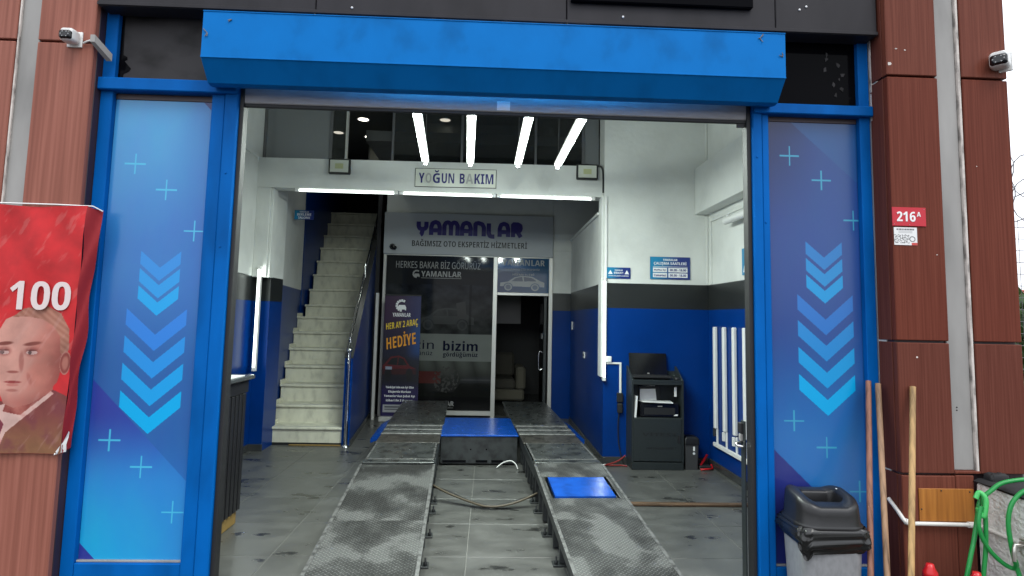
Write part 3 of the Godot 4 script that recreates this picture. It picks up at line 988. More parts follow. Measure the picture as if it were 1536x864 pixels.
func build_shopfront() -> void:
	var f := thing("shopfront_frame", "blue painted steel shopfront frame around the wide garage opening", "shopfront frame")
	var fb: Material = M.frame_blue
	# stiles and posts
	pbox(f, "stile", Vector3(-2.19, -0.02, -0.06), Vector3(-2.122, 3.18, 0.0), fb, 0.004)
	pbox(f, "post", Vector3(-1.578, -0.02, -0.06), Vector3(-1.505, 2.75, 0.0), fb, 0.004)
	pbox(f, "post", Vector3(-1.502, -0.02, -0.06), Vector3(-1.428, 2.75, 0.012), fb, 0.006)
	pbox(f, "post", Vector3(1.497, -0.02, -0.06), Vector3(1.553, 2.75, 0.012), fb, 0.006)
	pbox(f, "post", Vector3(1.556, -0.02, -0.06), Vector3(1.596, 2.75, 0.0), fb, 0.004)
	pbox(f, "stile", Vector3(2.137, -0.02, -0.06), Vector3(2.2, 3.18, 0.0), fb, 0.004)
	for s in [[-2.122, -1.578], [1.596, 2.137]]:
		pbox(f, "bottom_rail", Vector3(s[0], -0.02, -0.058), Vector3(s[1], 0.186, -0.004), fb, 0.004)
		pbox(f, "glazing_bead", Vector3(s[0], 0.186, -0.05), Vector3(s[1], 0.196, -0.02), M.zinc, 0.002)
		pbox(f, "head_rail", Vector3(s[0], 2.683, -0.058), Vector3(s[1], 2.715, -0.03), M.return_dark, 0.002)  # dark strip: shadow below the transom painted into the colour
	pbox(f, "transom", Vector3(-2.192, 2.718, -0.055), Vector3(-1.43, 2.787, 0.032), fb, 0.005)
	pbox(f, "transom", Vector3(1.5, 2.712, -0.055), Vector3(2.202, 2.772, 0.032), fb, 0.005)
	# glazing
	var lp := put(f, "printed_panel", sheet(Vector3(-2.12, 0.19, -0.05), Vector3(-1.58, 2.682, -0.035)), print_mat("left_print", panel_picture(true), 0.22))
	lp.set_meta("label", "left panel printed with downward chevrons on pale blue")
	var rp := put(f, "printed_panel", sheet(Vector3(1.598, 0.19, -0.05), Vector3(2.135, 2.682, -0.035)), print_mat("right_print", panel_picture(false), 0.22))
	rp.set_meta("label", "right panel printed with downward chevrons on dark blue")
	var lt := pbox(f, "upper_window", Vector3(-2.12, 2.79, -0.05), Vector3(-1.3, 3.18, -0.03), M.film_grey)
	lt.set_meta("label", "upper window covered by grey film, torn at its left edge")
	var tear := PackedVector2Array([Vector2(-2.119, 2.80), Vector2(-2.095, 2.80), Vector2(-2.09, 2.83), Vector2(-2.062, 2.845), Vector2(-2.052, 2.862), Vector2(-2.09, 2.905), Vector2(-2.075, 2.915), Vector2(-2.078, 2.93), Vector2(-2.1, 2.94), Vector2(-2.106, 3.17), Vector2(-2.119, 3.17)])
	var ts := S()
	prism(ts, tear, 0.002, Transform3D(Basis(), Vector3(0, 0, -0.0295)))
	put(lt, "torn_edge", ts, M.black_gloss)
	var rt := pbox(f, "upper_window", Vector3(1.3, 2.776, -0.05), Vector3(2.136, 3.18, -0.03), M.black_gloss)
	rt.set_meta("label", "upper window of bare black glass with peeling film")
	var peel := S()
	for k in 9:
		var c := Vector2(2.02 + rng.randf_range(-0.08, 0.06), 2.86 + k * 0.03)
		var pl := PackedVector2Array()
		for j in 5:
			pl.append(c + Vector2.from_angle(TAU * j / 5.0 + 0.4 * k) * rng.randf_range(0.004, 0.017) * Vector2(1.0, 1.4))
		prism(peel, pl, 0.002, Transform3D(Basis(), Vector3(0, 0, -0.0295)))
	put(rt, "peeling_film", peel, M.film_grey).set_meta("kind", "stuff")
	for x in [-1.47, -1.475, 1.57, 1.52]:
		var sc := S()
		lathe(sc, [Vector2(0, 0), Vector2(0.006, 0), Vector2(0.005, 0.003), Vector2(0, 0.004)], Vector3(x, rng.randf_range(0.4, 2.5), 0.012 if absf(x) < 1.56 else 0.0), Vector3(0, 0, 1), 8)
		put(f, "screw_head", sc, M.frame_blue)

	# shutter housing
	var h := thing("shutter_housing", "bright blue folded metal roller shutter housing above the garage opening", "shutter housing")
	var prof := PackedVector2Array([Vector2(0.036, 3.09), Vector2(0.22, 3.09), Vector2(0.22, 2.842), Vector2(0.122, 2.738), Vector2(0.09, 2.733), Vector2(0.06, 2.738), Vector2(0.036, 2.745)])
	var st := S()
	prism(st, prof, 3.14, Transform3D(Basis(Vector3(0, 0, 1), Vector3(0, 1, 0), Vector3(1, 0, 0)), Vector3(-1.548, 0, 0)))
	put(h, "housing_shell", st, M.shutter_blue)
	pbox(h, "top_lip", Vector3(-1.55, 3.09, 0.2), Vector3(1.594, 3.096, 0.2235), M.shutter_blue, 0.002)
	pbox(h, "bend_edge", Vector3(-1.549, 2.838, 0.2195), Vector3(1.593, 2.845, 0.2225), M.shutter_blue, 0.001)
	for e in [[-1.4, 3.05], [-1.52, 2.97], [1.45, 3.06], [1.575, 2.96]]:
		var wi := S()
		for k in 4:
			var p0 := Vector3(e[0], e[1], 0.222)
			tube(wi, [p0, p0 + Vector3(rng.randf_range(-0.022, 0.022), rng.randf_range(-0.024, 0.024), 0.004)], 0.0022, 5)
		put(h, "wire_tie", wi, M.wire)
	# shutter: bottom bar and guide rails
	var sh := thing("roller_shutter", "grey rolled up shutter with its bottom bar showing under the blue housing", "roller shutter")
	pbox(sh, "bottom_bar", Vector3(-1.41, 2.682, -0.05), Vector3(1.478, 2.775, -0.02), M.slat_grey, 0.005)
	pbox(sh, "rubber_seal", Vector3(-1.41, 2.662, -0.045), Vector3(1.478, 2.682, -0.025), M.black_rubber, 0.003)
	pbox(sh, "guide_rail", Vector3(-1.428, -0.01, -0.075), Vector3(-1.405, 2.79, -0.012), M.black_rubber, 0.003)
	pbox(sh, "guide_rail", Vector3(1.472, -0.01, -0.075), Vector3(1.496, 2.79, -0.012), M.black_rubber, 0.003)
	pbox(sh, "guide_cheek", Vector3(1.462, -0.005, -0.13), Vector3(1.471, 0.95, -0.078), M.cabinet_dark, 0.003)
	pbox(sh, "rail_stop", Vector3(1.42, 2.64, -0.04), Vector3(1.47, 2.668, -0.03), M.black_rubber, 0.002)
	var stk := pbox(sh, "torn_sticker", Vector3(0.02, 2.69, -0.0198), Vector3(0.095, 2.742, -0.018), M.paper)
	stk.set_meta("label", "torn white sticker on the grey bottom bar")
	# board above
	var sg := thing("fascia_board", "black fascia sign board across the top of the shopfront", "sign board")
	var seams := [-2.18, -1.0, 0.4, 1.6, 2.195]
	for i in 4:
		pbox(sg, "fascia_panel", Vector3(seams[i] + 0.002, 3.163, -0.02), Vector3(seams[i + 1] - 0.002, 4.25, 0.1), M.sign_black, 0.004)
	pbox(sg, "bottom_trim", Vector3(-2.18, 3.166, 0.1005), Vector3(2.195, 3.185, 0.106), M.sign_black, 0.002)
	var let := pbox(sg, "raised_letter_base", Vector3(0.42, 3.283, 0.101), Vector3(1.46, 3.9, 0.13), M.black_gloss, 0.01)
	let.set_meta("label", "gloss black raised lettering panel at the top of the board")
	for e in [[-0.8, 3.205], [0.72, 3.215], [1.74, 3.3], [1.78, 3.32]]:
		var cp := S()
		lathe(cp, [Vector2(0, 0), Vector2(0.007, 0.0), Vector2(0.006, 0.004), Vector2(0, 0.006)], Vector3(e[0], e[1], 0.1005), Vector3(0, 0, 1), 8)
		put(sg, "screw_cap", cp, M.print_white)

	solo("sealant_strip", "white sealant strip beside the grey upper window", "sealant strip", _b(Vector3(-2.205, 2.83, -0.005), Vector3(-2.191, 3.17, 0.02), 0.003), M.sealant)
	var cs := thing("conduit_strip", "white plastic conduit strip beside the black upper window", "conduit strip")
	pbox(cs, "cover", Vector3(2.201, 2.86, 0.0), Vector3(2.222, 3.2, 0.02), M.sealant, 0.003)
	pbox(cs, "lower_cover", Vector3(2.203, 2.69, 0.0), Vector3(2.222, 2.857, 0.018), M.sealant, 0.003)

func panel_row(p: Node, x0: float, x1: float, ys: Array, z0: float, z1: float, off: int, brightened := false) -> void:  # last flag picks the lighter grain with daylight painted in
	for i in ys.size() - 1:
		pbox(p, "cladding_panel", Vector3(x0, ys[i] + 0.006, z0), Vector3(x1, ys[i + 1] - 0.006, z1), M.panel_wood_lit if brightened else [M.panel_wood, M.panel_wood_b, M.panel_wood_c][(i + off) % 3], 0.004)

func build_pillars() -> void:
	var l := thing("clad_pillar", "left pillar clad in brown wood grain panels with a dark side", "pillar")
	var yl := [-0.02, 0.03, 1.487, 2.955, 4.3]
	pbox(l, "core", Vector3(-6.0, -0.02, -0.02), Vector3(-2.2, 4.3, 0.05), M.return_dark)
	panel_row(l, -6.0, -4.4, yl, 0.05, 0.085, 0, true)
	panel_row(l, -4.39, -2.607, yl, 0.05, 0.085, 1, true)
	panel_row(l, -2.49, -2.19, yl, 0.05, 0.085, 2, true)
	for i in yl.size() - 1:
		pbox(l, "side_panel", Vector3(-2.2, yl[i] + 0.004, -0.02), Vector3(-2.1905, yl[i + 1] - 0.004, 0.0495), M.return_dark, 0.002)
	pbox(l, "grey_channel", Vector3(-2.604, -0.02, 0.05), Vector3(-2.493, 4.3, 0.064), M.zinc, 0.003)
	pbox(l, "sealant_bead", Vector3(-2.6055, 0.0, 0.064), Vector3(-2.596, 4.3, 0.078), M.sealant, 0.003)
	var r := thing("clad_pillar", "right pillar clad in reddish brown wood grain panels", "pillar")
	var yr := [-0.02, 0.725, 1.424, 2.908, 4.3]
	pbox(r, "core", Vector3(2.215, -0.02, 0.061), Vector3(2.9, 4.3, 0.115), M.return_dark)
	panel_row(r, 2.206, 2.497, yr, 0.115, 0.152, 0)
	panel_row(r, 2.642, 2.905, [0.725, 1.424, 2.908, 4.3], 0.115, 0.152, 1)
	for i in yr.size() - 1:
		pbox(r, "side_panel", Vector3(2.2035, yr[i] + 0.005, 0.002), Vector3(2.2145, yr[i + 1] - 0.005, 0.1145), M.panel_wood_b, 0.002)
	pbox(r, "grey_channel", Vector3(2.5, 0.745, 0.115), Vector3(2.622, 4.3, 0.128), M.zinc, 0.003)
	pbox(r, "sealant_bead", Vector3(2.624, 0.735, 0.115), Vector3(2.639, 4.3, 0.145), M.sealant, 0.005)
	pbox(r, "channel_foot", Vector3(2.499, 0.731, 0.115), Vector3(2.64, 0.744, 0.15), M.panel_wood, 0.002)
	pbox(r, "lower_panel", Vector3(2.499, -0.02, 0.115), Vector3(2.6, 0.722, 0.151), M.panel_wood, 0.003)
	var sc := S()
	for q in [[2.54, 1.06], [2.541, 1.075], [2.46, 1.43]]:
		lathe(sc, [Vector2(0, 0), Vector2(0.004, 0), Vector2(0.003, 0.003), Vector2(0, 0.004)], Vector3(q[0], q[1], 0.128), Vector3(0, 0, 1), 7)
	put(r, "screw", sc, M.black_rubber)
	var ob := thing("patch_board", "orange wood grain patch board screwed low on the right pillar", "board")
	pbox(ob, "board", Vector3(2.29, 0.487, 0.1525), Vector3(2.588, 0.655, 0.16), M.patch_wood, 0.002)
	var s2 := S()
	for q in [[2.41, 0.645], [2.565, 0.64], [2.3, 0.55]]:
		lathe(s2, [Vector2(0, 0), Vector2(0.0045, 0), Vector2(0.003, 0.003), Vector2(0, 0.003)], Vector3(q[0], q[1], 0.16), Vector3(0, 0, 1), 7)
	put(ob, "screw", s2, M.black_rubber)
	# small damage marks on the right pillar
	var nick := S()
	for q in [[2.262, 3.066, 0.011], [2.313, 3.06, 0.008], [2.222, 2.975, 0.016], [2.314, 1.342, 0.01], [2.7, 2.4, 0.006], [2.45, 1.9, 0.006]]:
		var pl := PackedVector2Array()
		for j in 6:
			pl.append(Vector2(q[0], q[1]) + Vector2.from_angle(TAU * j / 6.0) * rng.randf_range(0.35, 1.0) * q[2] * Vector2(1.0, 0.7))
		prism(nick, pl, 0.0012, Transform3D(Basis(), Vector3(0, 0, 0.1521)))
	put(r, "torn_tape", nick, M.sealant).set_meta("kind", "stuff")

func security_camera(label: String, at: Vector3, turn: float) -> Node3D:
	var t := thing("security_camera", label, "security camera", at, turn, "")
	t.scale = Vector3.ONE * 0.72
	pbox(t, "base_plate", Vector3(-0.055, -0.06, 0.0), Vector3(0.055, 0.06, 0.014), M.white_plastic, 0.006)
	var st := S()
	var P := []
	for e in [[0.012, 0.7], [0.03, 0.98], [0.07, 1.0], [0.1, 0.97], [0.112, 0.8]]:
		var row := []
		for p in ring(0.0, 0.05 * e[1], 0.05 * e[1], 0.024):
			row.append(Vector3(p.x, p.z, e[0]))
		P.append(row)
	grid(st, P, true, true)
	put(t, "housing", st, M.white_plastic)
	var fc := S()
	P = []
	for e in [[0.1, 0.98], [0.122, 0.9], [0.128, 0.6]]:
		var row := []
		for p in ring(0.0, 0.046 * e[1], 0.034 * e[1], 0.016):
			row.append(Vector3(p.x, p.z - 0.008, e[0]))
		P.append(row)
	grid(fc, P, true, true)
	var face := put(t, "front_window", fc, M.dark_lens)
	for k in 6:
		var a := TAU * k / 6.0
		var d := S()
		lathe(d, [Vector2(0, 0), Vector2(0.005, 0), Vector2(0.004, 0.003), Vector2(0, 0.004)], Vector3(cos(a) * 0.028, sin(a) * 0.02 - 0.008, 0.125), Vector3(0, 0, 1), 8)
		put(face, "infrared_led", d, M.led_dot)
	return t

func build_far_side() -> void:
	# low rendered wall running out from the right pillar, capped with bitumen
	var w := thing("low_wall", "white rough rendered low wall beside the right pillar", "wall")
	pbox(w, "rendered_face", Vector3(2.602, -0.02, 0.155), Vector3(2.85, 0.69, 2.6), M.render_white, 0.01)
	var st := S()
	var P := []
	for i in 9:
		var row := []
		var z := 0.153 + i * 0.3
		for q in [[2.594, 0.69], [2.594, 0.702], [2.62, 0.708], [2.84, 0.707], [2.858, 0.7], [2.858, 0.69]]:
			row.append(Vector3(q[0] + rng.randf_range(-0.006, 0.006), q[1] + rng.randf_range(-0.006, 0.006), z))
		P.append(row)
	grid(st, P, true, true)
	put(w, "bitumen_capping", st, M.bitumen)
	var lump := S()
	P = []
	for e in [[0.70, 0.9], [0.715, 1.0], [0.738, 0.95], [0.745, 0.6]]:
		var row := ring(e[0], 0.05 * e[1], 0.03 * e[1], 0.012, Vector3(2.69, 0, 0.19))
		for k in row.size():
			row[k] += Vector3(rng.randf_range(-0.004, 0.004), rng.randf_range(-0.004, 0.004), 0)
		P.append(row)
	grid(lump, P, true, true)
	put(w, "bitumen_lump", lump, M.bitumen)
	# razor wire fence behind the pillar
	var f := thing("mesh_fence", "grey wire mesh fence topped with razor wire behind the right pillar", "fence")
	for x in [3.5, 6.0, 8.5]:
		pbox(f, "post", Vector3(x - 0.03, 0, -4.03), Vector3(x + 0.03, 3.3, -3.97), M.wire, 0.004)
	var ms := S()
	for k in 60:
		var x := 3.5 + k * 0.085
		tube(ms, [Vector3(x, 0.2, -4.0), Vector3(x, 2.9, -4.0)], 0.004, 4)
	for k in 18:
		tube(ms, [Vector3(3.5, 0.25 + k * 0.15, -4.0), Vector3(8.5, 0.25 + k * 0.15, -4.0)], 0.004, 4)
	var mm := put(f, "wire_mesh", ms, M.wire)
	mm.set_meta("kind", "stuff")
	for c in 2:
		var pts := []
		for k in 260:
			var a := k * 0.4
			pts.append(Vector3(3.4 + k * 0.0195, 3.15 + 0.32 * c + sin(a) * 0.28, -4.0 + cos(a) * 0.28))
		var rs := S()
		tube(rs, pts, 0.007, 4)
		put(f, "razor_wire_coil", rs, M.wire)
	# far house with a red roof
	var b := thing("apartment_house", "far pale house with an orange band and red roof behind the fence", "house", Vector3(49, 0, -56))
	b.scale = Vector3(1.2, 0.5, 1)
	pbox(b, "wall", Vector3(-2, 0, -6), Vector3(14, 4.6, 6), M.plaster_far)
	pbox(b, "orange_wall", Vector3(-2.02, 4.6, -6.02), Vector3(14, 6.2, 6.02), M.brick_far)
	pbox(b, "upper_wall", Vector3(-2, 6.2, -6), Vector3(14, 9.0, 6), M.plaster_far)
	var rf := S()
	hexa(rf, [Vector3(-2.6, 9, -6.6), Vector3(14.6, 9, -6.6), Vector3(14.6, 9, 6.6), Vector3(-2.6, 9, 6.6), Vector3(1, 11, -1), Vector3(12, 11, -1), Vector3(12, 11, 1), Vector3(1, 11, 1)])
	put(b, "roof", rf, M.roof_red)
	for fl in 3:
		for k in 4:
			var x := -0.8 + k * 3.6
			var wn := pbox(b, "window", Vector3(x, 1.2 + fl * 2.9, 5.96), Vector3(x + 1.4, 2.8 + fl * 2.9, 6.05), M.plaster_far, 0.02)
			pbox(wn, "pane", Vector3(x + 0.1, 1.3 + fl * 2.9, 6.04), Vector3(x + 1.3, 2.7 + fl * 2.9, 6.07), M.window_far)
	# shrub against the fence
	var t := thing("garden_shrub", "dark green leafy shrub behind the mesh fence beside the right pillar", "shrub", Vector3(7.5, -0.7, -5.2))
	var tr := S()
	tube(tr, [Vector3(0, 0.6, 0), Vector3(0.05, 0.9, 0), Vector3(0, 1.7, 0.05)], 0.07, 7, 0.04)
	for k in 7:
		var a := TAU * k / 7.0
		tube(tr, [Vector3(0, 1.0 + 0.1 * k, 0), Vector3(cos(a) * 0.5, 1.5 + 0.12 * k, sin(a) * 0.5)], 0.03, 5, 0.01)
	put(t, "trunk", tr, M.bark)
	for k in 3:
		var lf := S()
		for i in 900:
			var d := Vector3(rng.randfn(), rng.randfn(), rng.randfn()).normalized() * pow(rng.randf(), 0.4)
			var c := Vector3(d.x * 0.85, 1.85 + d.y * 0.95, d.z * 0.85)
			var n := Vector3(rng.randfn(), rng.randfn(), rng.randfn()).normalized()
			var u := n.cross(Vector3.UP).normalized() * 0.045
			var v := n.cross(u).normalized() * 0.075
			tri(lf, c - u, c + v, c + u, n)
			tri(lf, c - u, c - v, c + u, n)
		var cr := put(t, "crown", lf, M["leaf_%d" % k])
		cr.set_meta("kind", "stuff")

func build_mezzanine() -> void:
	var sl := setting_node("mezzanine_floor")
	pbox(sl, "slab", Vector3(-1.45, 3.5, -8.9), Vector3(1.745, 3.62, -3.45), M.dark_ceiling)
	pbox(sl, "edge_beam", Vector3(-2.7, 3.0, -3.56), Vector3(1.745, 3.19, -3.5), M.wall_white)
	setting("mezzanine_ceiling", _b(Vector3(-3.09, 4.2, -8.95), Vector3(1.745, 4.245, -3.45)), M.dark_ceiling)
	var lp := setting_node("landing_partition")
	pbox(lp, "olive_door", Vector3(-1.93, 3.55, -6.06), Vector3(-1.70, 4.17, -6.02), M.olive_door, 0.004)
	pbox(lp, "door", Vector3(-1.69, 3.55, -6.06), Vector3(-1.452, 4.14, -6.02), M.office_dark, 0.004)
	pbox(lp, "frame", Vector3(-1.96, 3.5, -6.1), Vector3(-1.45, 4.199, -6.061), M.dark_ceiling)
	# glazed screen on top of the beam
	var g := thing("mezzanine_screen", "dark glazed screen above the white beam, reflecting the hall", "glass screen")
	for x in [-2.585, -1.84, -1.665, -1.14, -0.35, 0.5, 1.05]:
		pbox(g, "mullion", Vector3(x - 0.014, 3.236, -3.47), Vector3(x + 0.014, 4.199, -3.43), M.wire if x != -1.665 else M.aluminium, 0.003)
	var panes := [[-2.57, -1.855, M.painted_reflection], [-1.825, -1.68, M.dark_glass], [-1.125, -0.365, M.dark_glass], [-0.335, 0.485, M.dark_glass], [0.515, 1.035, M.dark_glass], [1.065, 1.236, M.painted_reflection]]
	for p in panes:
		pbox(g, "pane", Vector3(p[0], 3.237, -3.452), Vector3(p[1], 4.199, -3.448), p[2])
	pbox(g, "curtain", Vector3(0.6, 3.64, -3.62), Vector3(1.04, 4.199, -3.6), M.fabric_grey)
	pbox(g, "curtain", Vector3(-0.95, 3.64, -4.9), Vector3(0.5, 4.199, -4.88), M.olive_door)
	for d in [["far left small downlight inside the dark glazed landing door", Vector3(-2.28, 4.195, -5.43)], ["nearest round downlight over the dark landing behind the mezzanine screen", Vector3(-1.785, 4.195, -4.79)], ["lowest round downlight over the landing, just above the olive door", Vector3(-1.855, 4.195, -5.6)], ["round downlight seen between the first two hanging light rows", Vector3(-0.655, 4.195, -4.7)]]:
		var t := thing("downlight", d[0], "downlight", d[1], 0.0, "round downlights of the mezzanine")
		var st := S()
		lathe(st, [Vector2(0.085, 0), Vector2(0.09, -0.006), Vector2(0.075, -0.008), Vector2(0.07, 0)], Vector3.ZERO, Vector3.UP, 20)
		put(t, "trim_ring", st, M.white_plastic)
		st = S()
		lathe(st, [Vector2(0, -0.003), Vector2(0.07, -0.003), Vector2(0.07, -0.007), Vector2(0, -0.008)], Vector3.ZERO, Vector3.UP, 20)
		put(t, "lamp_glow", st, M.downlight)
		area_light("downlight_source", d[1] + Vector3(0, -0.012, 0), Vector3.DOWN, Vector2(0.1, 0.1), 0.06)

func build_stairs() -> void:
	var s := thing("staircase", "pale marble staircase with worn nosings climbing beside the blue parapet", "staircase")
	var z := -3.83
	var prev := 0.0
	for k in 15:
		var h := 0.21 * (k + 1) if k < 7 else 1.65 + 0.243 * (k - 7)
		var tread := 0.28 if k < 7 else 0.25
		var lx := -2.483 - 0.048 * k if k < 7 else -2.745 - 0.025 * (k - 7)
		var rx := -1.63 - 0.09 * (-3.8 - z)
		var st := S()
		var zb := z - tread - 0.03
		hexa(st, [Vector3(lx + 0.012, maxf(prev - 0.25, 0.0), z), Vector3(rx, maxf(prev - 0.25, 0.0), z), Vector3(rx, maxf(prev - 0.25, 0.0), zb), Vector3(lx, maxf(prev - 0.25, 0.0), zb), Vector3(lx + 0.012, h - 0.031, z), Vector3(rx, h - 0.031, z), Vector3(rx, h - 0.031, zb), Vector3(lx, h - 0.031, zb)])
		var step := put(s, "step", st, M.marble)
		pbox(step, "tread", Vector3(lx, h - 0.03, zb), Vector3(rx, h, z + 0.028), M.marble, 0.006)
		pbox(step, "nosing_strip", Vector3(lx + 0.05, h, z - 0.015), Vector3(rx - 0.03, h + 0.003, z + 0.005), M.aluminium, 0.001)
		if k < 7:
			pbox(step, "wall_skirting", Vector3(lx - 0.006, h, z - 0.24), Vector3(lx + 0.012, h + 0.05, z + 0.005), M.marble, 0.003)
		z -= tread
		prev = h
	var sl := S()
	hexa(sl, [Vector3(-2.46, 0, -3.84), Vector3(-1.64, 0, -3.84), Vector3(-1.64, 0, -3.83), Vector3(-2.46, 0, -3.83), Vector3(-2.46, 0.03, -3.84), Vector3(-1.64, 0.03, -3.84), Vector3(-1.64, 0.03, -3.8255), Vector3(-2.46, 0.03, -3.8255)])
	put(s, "dark_gap", sl, M.bitumen)
	pbox(s, "floor_threshold", Vector3(-2.25, 0.001, -3.82), Vector3(-1.65, 0.014, -3.79), M.plinth_wood, 0.003)
	# blue parapet following the flight
	var p := thing("stair_parapet", "blue painted stair parapet wall rising towards the mezzanine", "parapet")
	var px_ := func(zz: float) -> float: return -1.6 - 0.09 * (-3.77 - zz)
	var top := func(zz: float) -> float: return 0.99 + 0.72 * (-3.77 - zz)
	var st2 := S()
	var z0 := -3.79
	var z1 := -7.7
	hexa(st2, [Vector3(px_.call(z0) - 0.05, 0, z0), Vector3(px_.call(z0) + 0.04, 0, z0), Vector3(px_.call(z1) + 0.04, 0, z1), Vector3(px_.call(z1) - 0.05, 0, z1),
		Vector3(px_.call(z0) - 0.05, top.call(z0), z0), Vector3(px_.call(z0) + 0.04, top.call(z0), z0), Vector3(px_.call(z1) + 0.04, top.call(z1), z1), Vector3(px_.call(z1) - 0.05, top.call(z1), z1)])
	put(p, "wall", st2, M.wall_blue)
	var sk := S()
	hexa(sk, [Vector3(-1.559, 0.001, z0), Vector3(-1.545, 0.001, z0), Vector3(-1.72, 0.001, -5.8), Vector3(-1.734, 0.001, -5.8), Vector3(-1.559, 0.07, z0), Vector3(-1.545, 0.07, z0), Vector3(-1.72, 0.07, -5.8), Vector3(-1.734, 0.07, -5.8)])
	put(p, "skirting", sk, M.skirting_grey)
	var cp := S()
	hexa(cp, [Vector3(px_.call(z0) - 0.055, top.call(z0), z0 + 0.01), Vector3(px_.call(z0) + 0.045, top.call(z0), z0 + 0.01), Vector3(px_.call(z1) + 0.045, top.call(z1), z1), Vector3(px_.call(z1) - 0.055, top.call(z1), z1),
		Vector3(px_.call(z0) - 0.055, top.call(z0) + 0.02, z0 + 0.01), Vector3(px_.call(z0) + 0.045, top.call(z0) + 0.02, z0 + 0.01), Vector3(px_.call(z1) + 0.045, top.call(z1) + 0.02, z1), Vector3(px_.call(z1) - 0.055, top.call(z1) + 0.02, z1)])
	put(p, "coping", cp, M.skirting_grey)
	var h := thing("handrail", "chrome handrail with a tall newel post at the foot of the stairs", "handrail")
	var nw := S()
	tube(nw, [Vector3(-1.595, 0.0, -3.755), Vector3(-1.595, 1.06, -3.755)], 0.02, 12)
	var newel := put(h, "newel_post", nw, M.chrome)
	var bl := S()
	lathe(bl, [Vector2(0, -0.03), Vector2(0.014, -0.03), Vector2(0.02, -0.022), Vector2(0.012, -0.012), Vector2(0.027, 0.0), Vector2(0.033, 0.02), Vector2(0.024, 0.042), Vector2(0, 0.052)], Vector3(-1.595, 1.08, -3.755), Vector3.UP, 14)
	put(newel, "ball_finial", bl, M.chrome)
	var bf := S()
	lathe(bf, [Vector2(0.045, 0), Vector2(0.045, 0.008), Vector2(0.024, 0.03), Vector2(0.02, 0.03)], Vector3(-1.595, 0, -3.755), Vector3.UP, 14)
	put(newel, "base_flange", bf, M.chrome)
	var rl := S()
	tube(rl, [Vector3(-1.63, 1.02, -3.8), Vector3(px_.call(-5.2) - 0.03, top.call(-5.2) + 0.055, -5.2), Vector3(px_.call(-7.6) - 0.03, top.call(-7.6) + 0.055, -7.6)], 0.012, 10)
	put(h, "rail", rl, M.chrome)
	for zz in [-4.0, -5.2, -5.24, -6.4]:
		var br := S()
		tube(br, [Vector3(px_.call(zz) - 0.02, top.call(zz) + 0.01, zz), Vector3(px_.call(zz) - 0.03, top.call(zz) + 0.085 + (0.1 if zz < -5.1 and zz > -5.3 else 0.0), zz)], 0.012, 8)
		put(h, "bracket", br, M.chrome)

